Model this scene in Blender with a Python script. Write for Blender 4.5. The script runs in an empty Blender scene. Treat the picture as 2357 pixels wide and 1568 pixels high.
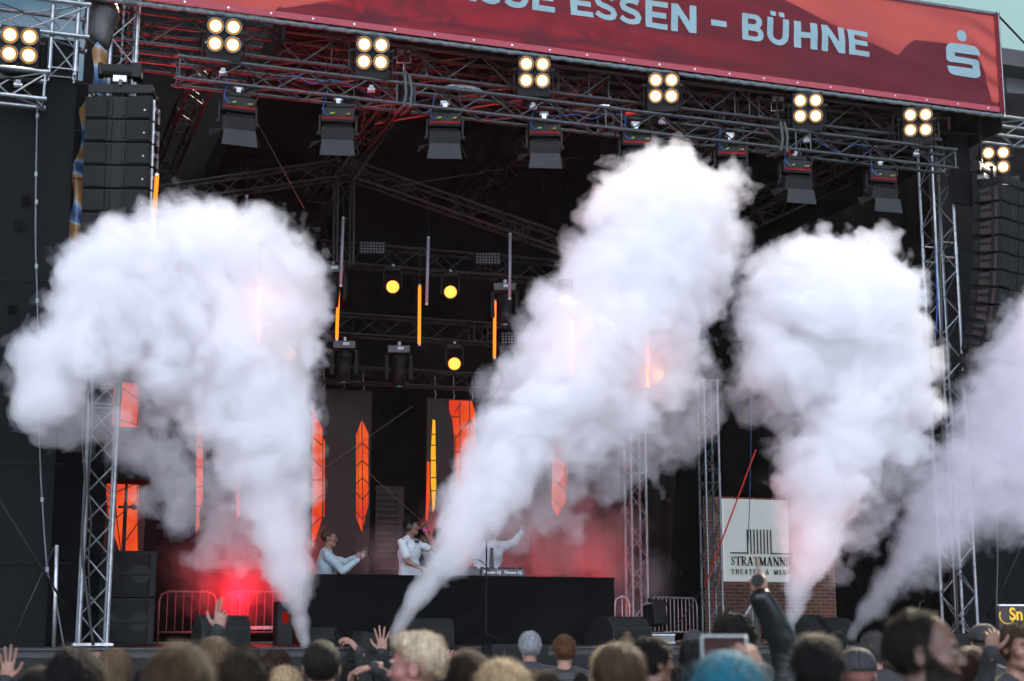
import bpy, bmesh, math, random
import numpy as np
from mathutils import Vector, Matrix, Euler
C = bpy.context.scene.collection
SC = bpy.context.scene
R = math.radians

# ------------------------------------------------------------------ camera
F = 3475.0; CX = 1178.5; CY = 784.0          # focal length and centre, in pixels of a 2357-wide view of the photo
PITCH = math.atan(0.193); CAMZ = 1.75
cam_d = bpy.data.cameras.new('camera'); cam = bpy.data.objects.new('camera', cam_d); C.objects.link(cam)
cam.location = (0, 0, CAMZ); cam.rotation_euler = (math.pi/2 + PITCH, 0, 0)
cam_d.lens = F/2357*36; cam_d.sensor_width = 36; cam_d.clip_start = 0.1; cam_d.clip_end = 3000
cam_d.dof.use_dof = True; cam_d.dof.focus_distance = 19.0; cam_d.dof.aperture_fstop = 2.4
SC.camera = cam

# ------------------------------------------------------------------ sky, sun, exposure
SUN_EL, SUN_AZ = R(36), R(24)                  # the low sun stands behind the stage to the right; azimuth measured from +Y towards +X
w = bpy.data.worlds.new('World'); SC.world = w; w.use_nodes = True
nt = w.node_tree; nt.nodes.clear()
def N(t, typ, **kw):
    n = t.nodes.new(typ)
    for k, v in kw.items(): setattr(n, k, v)
    return n
out = N(nt, 'ShaderNodeOutputWorld'); bg = N(nt, 'ShaderNodeBackground'); bg2 = N(nt, 'ShaderNodeBackground')
sky = N(nt, 'ShaderNodeTexSky', sky_type='NISHITA'); sky.sun_disc = False
sky.sun_elevation = SUN_EL; sky.sun_rotation = SUN_AZ; sky.air_density = 1.0; sky.dust_density = 1.5; sky.ozone_density = 2.5
tc = N(nt, 'ShaderNodeTexCoord'); mp = N(nt, 'ShaderNodeMapping'); mp.inputs['Scale'].default_value = (1, 1, 2.2)
ns = N(nt, 'ShaderNodeTexNoise'); ns.inputs['Scale'].default_value = 3.2; ns.inputs['Detail'].default_value = 9; ns.inputs['Roughness'].default_value = .55
cr = N(nt, 'ShaderNodeValToRGB'); cr.color_ramp.elements[0].position = .53; cr.color_ramp.elements[1].position = .72
sp = N(nt, 'ShaderNodeSeparateXYZ')
# bright cloud bank added behind the camera as front fill light
mr = N(nt, 'ShaderNodeMapRange'); mr.inputs['From Min'].default_value = .1; mr.inputs['From Max'].default_value = -.7
mr.inputs['To Min'].default_value = 0; mr.inputs['To Max'].default_value = 1
mx = N(nt, 'ShaderNodeMath', operation='MAXIMUM'); add = N(nt, 'ShaderNodeMixShader')
cl = N(nt, 'ShaderNodeMapRange'); cl.inputs['From Min'].default_value = .1; cl.inputs['From Max'].default_value = -.7
cl.inputs['To Min'].default_value = .55; cl.inputs['To Max'].default_value = 4.2
bg.inputs['Strength'].default_value = .042; bg2.inputs['Color'].default_value = (.77, .835, 1.0, 1)
L = nt.links.new
L(tc.outputs['Generated'], mp.inputs['Vector']); L(mp.outputs[0], ns.inputs['Vector']); L(ns.outputs['Fac'], cr.inputs[0])
L(tc.outputs['Generated'], sp.inputs[0]); L(sp.outputs['Y'], mr.inputs['Value']); L(sp.outputs['Y'], cl.inputs['Value'])
L(cr.outputs[0], mx.inputs[0]); L(mr.outputs[0], mx.inputs[1]); L(mx.outputs[0], add.inputs['Fac'])
tint = N(nt, 'ShaderNodeMix', data_type='RGBA', blend_type='MULTIPLY'); tint.inputs[0].default_value = 1; tint.inputs[7].default_value = (.62, 1.0, 1.0, 1)
L(sky.outputs[0], tint.inputs[6]); L(tint.outputs[2], bg.inputs['Color']); L(cl.outputs[0], bg2.inputs['Strength'])
L(bg.outputs[0], add.inputs[1]); L(bg2.outputs[0], add.inputs[2]); L(add.outputs[0], out.inputs['Surface'])
sun_d = bpy.data.lights.new('sun', 'SUN'); sun_d.energy = 5.0; sun_d.angle = R(.53); sun_d.color = (1, .86, .66)
sun = bpy.data.objects.new('sun', sun_d); C.objects.link(sun)
sdir = Vector((math.sin(SUN_AZ)*math.cos(SUN_EL), math.cos(SUN_AZ)*math.cos(SUN_EL), math.sin(SUN_EL)))
sun.rotation_euler = (-sdir).to_track_quat('-Z', 'Y').to_euler()
vs = SC.view_settings; vs.view_transform = 'Standard'; vs.look = 'None'; vs.exposure = 0.0; vs.gamma = 1
SC.render.film_transparent = False
cy = SC.cycles
cy.use_denoising = True; cy.max_bounces = 16; cy.diffuse_bounces = 3; cy.glossy_bounces = 3; cy.transmission_bounces = 4
cy.volume_bounces = 8; cy.transparent_max_bounces = 12; cy.caustics_reflective = False; cy.caustics_refractive = False
cy.sample_clamp_indirect = 6; cy.use_adaptive_sampling = True; cy.adaptive_threshold = .05

# ------------------------------------------------------------------ stage frame: u along the front edge, v into the stage, z up
TH = R(19.1); U = Vector((math.cos(TH), math.sin(TH), 0)); V = Vector((-math.sin(TH), math.cos(TH), 0))
O = Vector((-5.09, 18.5, 0))
def ray(x, y):
    a = (x-CX)/F; b = (CY-y)/F
    return Vector((a, math.cos(PITCH)-b*math.sin(PITCH), math.sin(PITCH)+b*math.cos(PITCH)))
CAM = Vector((0, 0, CAMZ))
def PT(x, y, v):                              # the point on the stage plane v that is seen at (x, y)
    d = ray(x, y); t = (v - (CAM-O).dot(V))/d.dot(V); return CAM + d*t
def uz(x, y, v):
    p = PT(x, y, v); return (p-O).dot(U), p.z
def S(u, v, z): return O + U*u + V*v + Vector((0, 0, z))
def PZ(x, y, z):                              # the point at height z
    d = ray(x, y); return CAM + d*((z-CAMZ)/d.z)
def PD(x, y, dist):                           # the point at a horizontal distance
    d = ray(x, y); return CAM + d*(dist/d.y)

# ------------------------------------------------------------------ materials
MT = {}
def mat(name, col, rough=.6, metal=0, var=.15, nscale=6, bump=.15, bscale=40, emis=None, es=0, trans=0, spec=.5, stretch=None):
    if name in MT: return MT[name]
    m = bpy.data.materials.new(name); m.use_nodes = True; t = m.node_tree; b = t.nodes['Principled BSDF']
    b.inputs['Roughness'].default_value = rough; b.inputs['Metallic'].default_value = metal
    b.inputs['Specular IOR Level'].default_value = spec
    tc = N(t, 'ShaderNodeTexCoord'); src = tc.outputs['Object']
    if stretch:
        mp = N(t, 'ShaderNodeMapping'); mp.inputs['Scale'].default_value = stretch; t.links.new(src, mp.inputs['Vector']); src = mp.outputs[0]
    n = N(t, 'ShaderNodeTexNoise'); n.inputs['Scale'].default_value = nscale; n.inputs['Detail'].default_value = 5
    t.links.new(src, n.inputs['Vector'])
    r = N(t, 'ShaderNodeValToRGB'); e = r.color_ramp.elements
    e[0].position = .3; e[1].position = .7
    e[0].color = tuple(max(0, c*(1-var)) for c in col)+(1,); e[1].color = tuple(min(1, c*(1+var)) for c in col)+(1,)
    t.links.new(n.outputs['Fac'], r.inputs[0]); t.links.new(r.outputs[0], b.inputs['Base Color'])
    if bump:
        n2 = N(t, 'ShaderNodeTexNoise'); n2.inputs['Scale'].default_value = bscale; n2.inputs['Detail'].default_value = 4
        t.links.new(src, n2.inputs['Vector'])
        bp = N(t, 'ShaderNodeBump'); bp.inputs['Strength'].default_value = bump; bp.inputs['Distance'].default_value = .02
        t.links.new(n2.outputs['Fac'], bp.inputs['Height']); t.links.new(bp.outputs[0], b.inputs['Normal'])
    if emis:
        b.inputs['Emission Color'].default_value = emis+(1,); b.inputs['Emission Strength'].default_value = es
    MT[name] = m; return m
BLK = mat('black_paint', (.009, .010, .010), .55, 0, .3, 9, .1, spec=.2)
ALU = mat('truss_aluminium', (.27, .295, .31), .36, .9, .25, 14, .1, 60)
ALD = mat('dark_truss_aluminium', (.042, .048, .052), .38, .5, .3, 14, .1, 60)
BCL = mat('black_cloth', (.010, .011, .011), .9, 0, .35, 2.5, .5, 5, spec=.1)
STEEL = mat('galvanised_steel', (.45, .47, .48), .4, .8, .3, 10, .15)

# ------------------------------------------------------------------ mesh helpers
class MB:
    def __init__(s): s.v = []; s.f = []
    def add(s, vs, fs):
        o = len(s.v); s.v += [Vector(x) for x in vs]; s.f += [tuple(i+o for i in f) for f in fs]; return s
    def box(s, c, d, rot=None):
        x, y, z = d[0]/2, d[1]/2, d[2]/2
        vs = [Vector((a*x, b*y, e*z)) for a in (-1, 1) for b in (-1, 1) for e in (-1, 1)]
        if rot is not None: vs = [rot @ q for q in vs]
        c = Vector(c)
        return s.add([q+c for q in vs], [(0,1,3,2),(4,6,7,5),(0,4,5,1),(2,3,7,6),(0,2,6,4),(1,5,7,3)])
    def cyl(s, a, b, r, r2=None, n=8, cap=True):
        a, b = Vector(a), Vector(b); r2 = r if r2 is None else r2
        d = (b-a); 
        if d.length < 1e-6: return s
        d.normalize(); t = d.orthogonal().normalized(); k = d.cross(t)
        vs = []
        for p, rr in ((a, r), (b, r2)):
            for i in range(n):
                g = 2*math.pi*i/n; vs.append(p + (t*math.cos(g)+k*math.sin(g))*rr)
        fs = [(i, (i+1) % n, n+(i+1) % n, n+i) for i in range(n)]
        if cap: fs += [tuple(range(n))[::-1], tuple(range(n, 2*n))]
        return s.add(vs, fs)
    def tube(s, pts, r, n=6):
        pts = [Vector(p) for p in pts]; rings = []; up = None
        for i, p in enumerate(pts):
            d = (pts[min(i+1, len(pts)-1)]-pts[max(i-1, 0)]).normalized()
            t = d.orthogonal().normalized() if up is None else (up-d*up.dot(d)).normalized()
            up = t; k = d.cross(t)
            rings.append([p+(t*math.cos(2*math.pi*j/n)+k*math.sin(2*math.pi*j/n))*r for j in range(n)])
        vs = [q for g in rings for q in g]; fs = []
        for i in range(len(pts)-1):
            for j in range(n): fs.append((i*n+j, i*n+(j+1) % n, (i+1)*n+(j+1) % n, (i+1)*n+j))
        fs += [tuple(range(n))[::-1], tuple(range(len(vs)-n, len(vs)))]
        return s.add(vs, fs)
    def prism(s, poly, a, b):                 # poly in (x, z), extruded along y from a to b
        n = len(poly)
        vs = [Vector((x, a, z)) for x, z in poly]+[Vector((x, b, z)) for x, z in poly]
        return s.add(vs, [tuple(range(n)), tuple(range(n, 2*n))[::-1]]+[(i, i+n, (i+1) % n+n, (i+1) % n) for i in range(n)])
    def prism_x(s, poly, a, b):               # poly in (y, z), extruded along x
        n = len(poly)
        vs = [Vector((a, y, z)) for y, z in poly]+[Vector((b, y, z)) for y, z in poly]
        return s.add(vs, [tuple(range(n))[::-1], tuple(range(n, 2*n))]+[(i, (i+1) % n, (i+1) % n+n, i+n) for i in range(n)])
    def sph(s, c, r, nu=12, nv=8, sc=(1, 1, 1)):
        c = Vector(c); vs = [c+Vector((0, 0, r*sc[2]))]
        for j in range(1, nv):
            a = math.pi*j/nv
            for i in range(nu):
                g = 2*math.pi*i/nu; vs.append(c+Vector((r*sc[0]*math.sin(a)*math.cos(g), r*sc[1]*math.sin(a)*math.sin(g), r*sc[2]*math.cos(a))))
        vs.append(c-Vector((0, 0, r*sc[2]))); fs = []
        for i in range(nu): fs.append((0, 1+i, 1+(i+1) % nu)); fs.append((len(vs)-1, 1+(nv-2)*nu+(i+1) % nu, 1+(nv-2)*nu+i))
        for j in range(nv-2):
            for i in range(nu): fs.append((1+j*nu+i, 1+(j+1)*nu+i, 1+(j+1)*nu+(i+1) % nu, 1+j*nu+(i+1) % nu))
        return s.add(vs, fs)
    def grid(s, fn, nu, nv):
        vs = [Vector(fn(i/nu, j/nv)) for j in range(nv+1) for i in range(nu+1)]
        return s.add(vs, [(j*(nu+1)+i, j*(nu+1)+i+1, (j+1)*(nu+1)+i+1, (j+1)*(nu+1)+i) for j in range(nv) for i in range(nu)])
    def xf(s, m):
        s.v = [m @ q for q in s.v]; return s
    def obj(s, name, m, parent=None, smooth=False, bevel=0, solid=0):
        me = bpy.data.meshes.new(name); me.from_pydata([tuple(q) for q in s.v], [], s.f); me.update()
        ms = m if isinstance(m, (list, tuple)) else [m]
        for q in ms: me.materials.append(q)
        o = bpy.data.objects.new(name, me); C.objects.link(o)
        if parent: o.parent = parent
        if smooth: me.shade_smooth()
        if bevel:
            b = o.modifiers.new('bevel', 'BEVEL'); b.width = bevel; b.segments = 2; b.limit_method = 'ANGLE'
        if solid:
            b = o.modifiers.new('solid', 'SOLIDIFY'); b.thickness = solid
        return o
def tag(o, label=None, cat=None, group=None, kind=None):
    for k, v in (('label', label), ('category', cat), ('group', group), ('kind', kind)):
        if v: o[k] = v
    return o
def empty(name, loc, label, cat, rz=0, group=None, rot=None):
    o = bpy.data.objects.new(name, None); C.objects.link(o); o.location = loc
    o.rotation_euler = rot if rot is not None else (0, 0, rz); o.empty_display_size = .1
    return tag(o, label, cat, group)
def dup(root, loc=None, label=None, rot=None, group=None):
    r = root.copy(); C.objects.link(r)
    if loc is not None: r.location = loc
    if rot is not None: r.rotation_euler = rot
    if label: r['label'] = label
    if group: r['group'] = group
    def rec(a, b):
        for ch in list(a.children):
            c = ch.copy(); C.objects.link(c); c.parent = b; rec(ch, c)
    rec(root, r); return r

# ------------------------------------------------------------------ implicit surfaces (smooth organic shapes) -> meshes
def surf_nets(xs, ys, zs, D):
    nx, ny, nz = D.shape; ins = D < 0
    cnt = np.zeros((nx-1, ny-1, nz-1)); acc = np.zeros((nx-1, ny-1, nz-1, 3))
    c = [xs, ys, zs]
    def sl(ax, o): return [slice(o, o+D.shape[k]-1) if k != ax else slice(None) for k in range(3)]
    for ax in range(3):
        A = np.take(D, range(0, D.shape[ax]-1), axis=ax); B = np.take(D, range(1, D.shape[ax]), axis=ax)
        cr = (A < 0) != (B < 0); idx = np.nonzero(cr)
        if len(idx[0]) == 0: continue
        a = A[idx]; b = B[idx]; t = a/(a-b)
        p = np.stack([c[k][idx[k]] if k != ax else c[k][idx[k]]+(c[k][idx[k]+1]-c[k][idx[k]])*t for k in range(3)], 1)
        o = [k for k in range(3) if k != ax]
        for d0 in (0, 1):
            for d1 in (0, 1):
                ii = [q.copy() for q in idx]; ii[o[0]] = ii[o[0]]-d0; ii[o[1]] = ii[o[1]]-d1
                ok = (ii[0] >= 0)&(ii[1] >= 0)&(ii[2] >= 0)&(ii[0] < nx-1)&(ii[1] < ny-1)&(ii[2] < nz-1)
                jj = tuple(q[ok] for q in ii); np.add.at(cnt, jj, 1); np.add.at(acc, jj, p[ok])
    m = cnt > 0; vid = -np.ones(cnt.shape, int); vid[m] = np.arange(m.sum()); verts = acc[m]/cnt[m][:, None]
    quads = []
    for ax in range(3):
        A = np.take(ins, range(0, D.shape[ax]-1), axis=ax); B = np.take(ins, range(1, D.shape[ax]), axis=ax)
        idx = np.nonzero(A != B); o = [(ax+1) % 3, (ax+2) % 3]
        ok = (idx[o[0]] > 0)&(idx[o[1]] > 0)&(idx[o[0]] < D.shape[o[0]]-1)&(idx[o[1]] < D.shape[o[1]]-1)
        idx = [q[ok] for q in idx]; a = A[tuple(idx)]
        def g(d0, d1):
            j = [q.copy() for q in idx]; j[o[0]] -= d0; j[o[1]] -= d1; return vid[tuple(j)]
        q = np.stack([g(1, 1), g(0, 1), g(0, 0), g(1, 0)], 1); q[~a] = q[~a][:, ::-1]; quads.append(q)
    q = np.concatenate(quads); q = q[(q >= 0).all(1)]
    return verts, q
def np_mesh(name, verts, quads, m, parent=None, smooth=True, link=True):
    me = bpy.data.meshes.new(name); me.vertices.add(len(verts)); me.vertices.foreach_set('co', np.asarray(verts, dtype=np.float32).ravel())
    me.loops.add(quads.size); me.loops.foreach_set('vertex_index', quads.ravel().astype(np.int32))
    me.polygons.add(len(quads)); me.polygons.foreach_set('loop_start', np.arange(0, quads.size, 4, dtype=np.int32))
    me.polygons.foreach_set('loop_total', np.full(len(quads), 4, dtype=np.int32)); me.update(calc_edges=True); me.validate()
    for q in (m if isinstance(m, (list, tuple)) else [m]): me.materials.append(q)
    if smooth: me.shade_smooth()
    o = bpy.data.objects.new(name, me); C.objects.link(o)
    if parent: o.parent = parent
    return o
def noise3(X, Y, Z, seed):                    # smooth lattice noise in -1..1
    rs = np.random.RandomState(seed); T = rs.rand(32, 32, 32).astype(np.float32)*2-1
    xi = np.floor(X).astype(int); yi = np.floor(Y).astype(int); zi = np.floor(Z).astype(int)
    fx = X-xi; fy = Y-yi; fz = Z-zi
    fx = fx*fx*(3-2*fx); fy = fy*fy*(3-2*fy); fz = fz*fz*(3-2*fz)
    x0, x1, y0, y1, z0, z1 = xi & 31, (xi+1) & 31, yi & 31, (yi+1) & 31, zi & 31, (zi+1) & 31
    a = T[x0, y0, z0]*(1-fx)+T[x1, y0, z0]*fx; b = T[x0, y1, z0]*(1-fx)+T[x1, y1, z0]*fx
    c = T[x0, y0, z1]*(1-fx)+T[x1, y0, z1]*fx; d = T[x0, y1, z1]*(1-fx)+T[x1, y1, z1]*fx
    return (a*(1-fy)+b*fy)*(1-fz)+(c*(1-fy)+d*fy)*fz
# ------------------------------------------------------------------ trusses
def truss(label, A, B, w=.29, h=.29, m=None, r=.025, bay=.42, name='truss', cat='truss', group=None, roll=0, ends=True, parts=True):
    m = m or ALD
    A, B = Vector(A), Vector(B); d = (B-A).normalized(); Ln = (B-A).length
    up = Vector((0, 0, 1)) if abs(d.z) < .9 else -V
    side = d.cross(up).normalized(); up = side.cross(d).normalized()
    if roll: q = Matrix.Rotation(roll, 3, d); side = q @ side; up = q @ up
    root = empty(name, A, label, cat, group=group)
    P = lambda t, a, b: d*t + side*(a*w/2) + up*(b*h/2)
    cor = [(-1, -1), (-1, 1), (1, 1), (1, -1)]
    for a, b in cor:
        mb = MB().cyl(P(0, a, b), P(Ln, a, b), r, n=10)
        if ends:
            mb.cyl(P(-.04, a, b), P(0, a, b), r*.7, n=8).cyl(P(0, a, b), P(.06, a, b), r*1.25, n=10).cyl(P(Ln-.06, a, b), P(Ln, a, b), r*1.25, n=10)
            k = 3.0
            while k < Ln-1: mb.cyl(P(k-.07, a, b), P(k+.07, a, b), r*1.25, n=10); k += 3.0
        mb.obj('chord', m, root, smooth=False)
    n = max(1, round(Ln/bay)); st = Ln/n; mb = MB()
    for f in range(4):
        (a0, b0), (a1, b1) = cor[f], cor[(f+1) % 4]
        for i in range(n):
            p, q = ((a0, b0), (a1, b1)) if (i+f) % 2 == 0 else ((a1, b1), (a0, b0))
            mb.cyl(P(i*st, *p), P((i+1)*st, *q), r*.42, n=6, cap=False)
        for t in (0.03, Ln-.03): mb.cyl(P(t, a0, b0), P(t, a1, b1), r*.45, n=6, cap=False)
        k = 3.0
        while k < Ln-1:
            for e in (-.12, .12): mb.cyl(P(k+e, a0, b0), P(k+e, a1, b1), r*.45, n=6, cap=False)
            k += 3.0
    mb.obj('lacing', m, root)
    return root
def SP(x, y, v): return PT(x, y, v)
def htruss(label, x0, y0, x1, v, h=.29, w=.29, **k):
    # a level truss parallel to the front edge: left end seen at (x0, y0) and right end above/below x1
    u0, z = uz(x0, y0, v); lo, hi = u0, 60
    u1 = uz(x1, y0, v)[0]
    for _ in range(6):                         # find u where the level line is seen at x1
        p = S(u1, v, z); q = Vector(p)-CAM; dep = q.y*math.cos(PITCH)+q.z*math.sin(PITCH)
        xx = CX+F*q.x/dep; u1 += (x1-xx)*dep/F
    return truss(label, S(u0, v, z), S(u1, v, z), w, h, **k)
def proj(p):
    q = Vector(p)-CAM; dep = q.y*math.cos(PITCH)+q.z*math.sin(PITCH); up = -q.y*math.sin(PITCH)+q.z*math.cos(PITCH)
    return CX+F*q.x/dep, CY-F*up/dep

DECK = uz(700, 1489, -1.9)[1]
print('DECK', DECK)
# ground
g = MB(); g.grid(lambda a, b: (-300+a*600, -100+b*700, 0), 8, 8)
gm = mat('paving', (.10, .098, .095), .85, 0, .35, .6, .3, 30)
tag(g.obj('ground', gm), kind='structure')
# stage deck: a row of platforms seen as one structure
u_l, u_r = uz(-40, 1489, -1.9)[0], uz(2420, 1489, -1.9)[0]
deck_m = mat('stage_plywood', (.03, .03, .03), .55, 0, .4, 5, .2)
t = empty('stage_deck', S((u_l+u_r)/2, 0, 0), 'low black stage platform with a bare metal front edge and black skirt', 'stage', TH)
hw = (u_r-u_l)/2
MB().box((0, 3.2, DECK-.06), (2*hw, 10.2, .10)).obj('platform', deck_m, t)
MB().box((0, -1.93, DECK-.02), (2*hw, .05, .012)).obj('edge_profile', ALD, t)
sk = MB()
sk.grid(lambda a, b: (-hw+a*2*hw, -1.90+.035*math.sin(a*2*hw*9+math.sin(a*31)*2)*(1-b*.8), b*(DECK-.1)), 500, 6)
sk.obj('skirt', mat('skirt_cloth', (.007, .008, .009), .9, 0, .3, 3, .5, 8), t, smooth=True)
for k in range(14):
    for v in (-1.2, 1.5, 5): MB().cyl((-hw+.5+k*1.6, v, 0), (-hw+.5+k*1.6, v, DECK-.1), .03).obj('leg', STEEL, t)

def pole(label, p, q, r, m, name='pole', cat='pole', group=None, sag=0, n=2):
    p, q = Vector(p), Vector(q); pts = [p.lerp(q, i/n)-Vector((0, 0, sag*4*(i/n)*(1-i/n)))-p for i in range(n+1)]
    o = MB().tube(pts, r).obj(name, m, smooth=True); o.location = p
    return tag(o, label, cat, group)
# ---- curtains: black cloth walls hung with folds
def cloth(name, label, pts, m, folds=.05, freq=5, nu=160, nv=30, cat='curtain', sag=0, seed=1, group=None):
    # pts: four world corners bl, br, tr, tl
    bl, br, tr, tl = [Vector(p) for p in pts]; nrm = (br-bl).cross(tl-bl).normalized(); wd = (br-bl).length
    rr = random.Random(seed); ph = [rr.uniform(0, 6) for _ in range(6)]
    def fn(a, b):
        p = (bl*(1-a)+br*a)*(1-b)+(tl*(1-a)+tr*a)*b
        s = a*wd*freq
        f = math.sin(s+ph[0]+.6*math.sin(b*3+ph[1]))*.5+math.sin(s*.43+ph[2]+b)*.4+math.sin(s*2.1+ph[3]+b*2)*.2
        f += .35*math.sin(b*9+s*.3+ph[4])
        return p+nrm*f*folds-Vector((0, 0, sag*math.sin(math.pi*a)*b))-bl
    mb = MB(); mb.grid(fn, nu, nv)
    o = mb.obj(name, m, smooth=True, solid=.006); o.location = bl
    return tag(o, label, cat, group)
def rect(x0, x1, y0, y1, v, pad=0):           # world corners of the stage-plane rectangle seen from (x0,y1) to (x1,y0)
    ua, zb = uz(x0, y1, v); ub, _ = uz(x1, y1, v); _, zt = uz(x0, y0, v)
    return [S(ua, v, zb), S(ub, v, zb), S(ub, v, zt), S(ua, v, zt)]
CABLE_ = mat('stay_black', (.012, .013, .014), .5)
CUR = mat('black_molton', (.008, .0072, .0072), .9, 0, .45, 1.3, .7, 4, spec=.08)
VB = 6.6
ua = uz(150, 900, VB)[0]; ub = uz(1612, 900, VB)[0]; uc = uz(1930, 900, VB)[0]; ud = uz(2330, 900, VB)[0]
ZT = uz(1200, 60, VB)[1]
zs_ = uz(1760, 1146, VB)[1]
cloth('back_curtain', 'huge black backdrop curtain closing the rear of the stage behind the screens', [S(ua, VB, DECK), S(ub, VB, DECK), S(ub, VB, ZT), S(ua, VB, ZT)], CUR, .05, 4, 260, 40)
cloth('back_curtain', 'short black backdrop piece hanging above the white theatre sign', [S(ub, VB+.05, zs_), S(uc, VB+.05, zs_), S(uc, VB+.05, ZT), S(ub, VB+.05, ZT)], CUR, .03, 5, 60, 30, seed=2)
cloth('back_curtain', 'black backdrop curtain at the far right beyond the brick wall', [S(uc, VB, 0), S(ud+1.5, VB, 0), S(ud+1.5, VB, ZT), S(uc, VB, ZT)], CUR, .05, 5, 90, 30, seed=3)
# side curtain beside the mid-right tower, pulled to one side
a0 = uz(1408, 1480, 5.6)[0]; a1 = uz(1455, 1480, 5.6)[0]
cloth('side_curtain', 'creased black curtain gathered behind the aluminium tower right of the DJ booth', [S(a0, 5.9, DECK), S(a1+.5, 5.2, DECK), S(a1+1.4, 5.2, ZT-.5), S(a0, 5.9, ZT-.5)], mat('satin_black', (.009, .007, .007), .8, 0, .3, 2, .6, 5, spec=.12), .07, 9, 80, 30, seed=5)
# left and right outer walls of black mesh
SCR = mat('black_mesh_scrim', (.007, .0085, .0095), .9, 0, .6, 120, .4, 200, spec=.1)
ul0, ul1 = uz(-260, 900, -.6)[0], uz(138, 900, -.6)[0]
zl = uz(60, 80, -.6)[1]
cloth('mesh_wall', 'black mesh wall covering the left wing of the stage, behind the hanging cables', [S(ul0, -.6, .1), S(ul1, -.6, .1), S(ul1, -.6, zl), S(ul0, -.6, zl)], SCR, .03, 2.0, 120, 40, cat='mesh wall', seed=8)
q4 = rect(95, 226, 175, 1500, .45); cloth('mesh_wall', 'narrow strip of black mesh behind the left tower and the printed fabric', q4, SCR, .03, 5, 30, 40, cat='mesh wall', seed=21)
ur0, ur1 = uz(2225, 1300, 1.2)[0], uz(2225, 1300, 1.2)[0]+3.5
cloth('mesh_wall', 'black mesh wall covering the right wing of the stage below the speaker array', [S(ur0, 1.4, .1), S(ur1, 1.4, .1), S(ur1, 1.4, 8), S(ur0, 1.4, 8)], SCR, .04, 2.5, 90, 40, cat='mesh wall', seed=9)
ww0 = uz(1928, 1400, 5.8)[0]; ww1 = uz(2150, 1400, 2.4)[0]+.2
cloth('side_curtain', 'dark curtain between the brick wall and the right front tower', [S(ww0, 5.8, 0), S(ww1, 2.2, 0), S(ww1, 2.2, ZT), S(ww0, 5.8, ZT)], CUR, .05, 6, 60, 30, seed=12)
# left wall details: sewn seams, tie patches and scaffold tubes standing before the mesh
for i, (y, x1) in enumerate(((640, 145), (880, 148), (1062, 150), (1290, 170))):
    a_, b_ = PT(-180, y, -.64), PT(x1, y+6, -.66); o = MB().tube([Vector((0, 0, 0)), (b_-a_)*.5+Vector((0, 0, -.01)), b_-a_], .007).obj('seam', mat('seam', (.012, .014, .015), .9, spec=.1)); o.location = a_
    tag(o, ['topmost sewn seam across the left mesh wall', 'second seam from the top across the left mesh wall', 'third seam from the top across the left mesh wall', 'lowest seam across the left mesh wall'][i], 'seam')
for i, (x, y) in enumerate(((42, 515), (28, 712), (104, 905), (60, 60+400))):
    cs = rect(x-12, x+12, y-12, y+12, -.65); o = MB().box((.06, 0, .06), (.10, .004, .12)).obj('fabric_patch', mat('patch', (.003, .003, .004), .9, spec=.05)); o.location = cs[0]; o.rotation_euler = (0, 0, TH)
    tag(o, ['small dark patch on the left mesh wall above the middle', 'small dark patch near the left picture edge on the mesh wall', 'dark patch on the mesh wall inside the left rim of the smoke', 'highest small dark patch on the left mesh wall'][i], 'patch')
for i, (x0, y0, x1, y1) in enumerate(((262//2, 1255, 124, 1490), (124, 1255, 138, 1256), (20, 1492, 124, 1260))):
    if i == 1: continue
    pole(['short upright scaffold tube at the lower left beside the tower', 'thin black stay cable at the bottom left'][min(i, 1)], PT(x0, y0, -.75), PT(x1, y1, -.75), (.025, .008)[min(i, 1)], (STEEL, CABLE_)[min(i, 1)], 'scaffold_tube' if i == 0 else 'stay_cable', 'tube' if i == 0 else 'cable')
# inner left wing curtain
cloth('side_curtain', 'dark side curtain on the left of the stage behind the subwoofers', [S(.1, .6, DECK), S(.5, 6.5, DECK), S(.5, 6.5, ZT), S(.1, .6, ZT)], mat('deep_black_molton', (.0035, .0035, .0035), .95, 0, .3, 2, .4, 5, spec=.04), .05, 6, 60, 30, seed=13)

# ---- roof: a shallow gable of black tarpaulin whose front edge meets the banner
VF = -.75
bu0, bzb = uz(367, 0, VF); bu1, bz1 = uz(2312, 261, VF); _, bzt = uz(2290, 34, VF)
BZB = bz1; BZT = bzt
print('banner', bu0, bu1, bz1, bzb, bzt)
rid_u, rid_z = uz(1825, 0, VF); er_u, er_z = uz(2308, 236, VF)
sl = (rid_z-er_z)/(rid_u-er_u)                # falls towards the right
uR = (bu0+er_u)/2+.8; zR = er_z+sl*(uR-er_u)
ROOF = mat('roof_tarpaulin', (.006, .006, .0065), .8, 0, .3, 2, .4, 5, spec=.1)
t = empty('stage_roof', S(uR, 0, zR), 'black tarpaulin gable roof over the stage, mostly hidden behind the red banner', 'roof', TH)
ew = er_u-uR; dr = -sl*ew
mb = MB()
for sgn in (-1, 1):
    mb.grid(lambda a, b, s=sgn: (s*a*ew, VF+.06+b*7.8, -dr*a+.02*math.sin(b*40)*math.sin(a*3.1)), 30, 60)
mb.obj('tarpaulin', ROOF, t, smooth=False, solid=.02)
mb = MB()
for sgn in (-1, 1):
    mb.box((sgn*ew, VF+.06+3.9, -dr-.2), (.03, 7.8, .5))
mb.obj('valance', ROOF, t)
# gable end cloth behind the banner's lower part is not there: the light comes in under it

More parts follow.
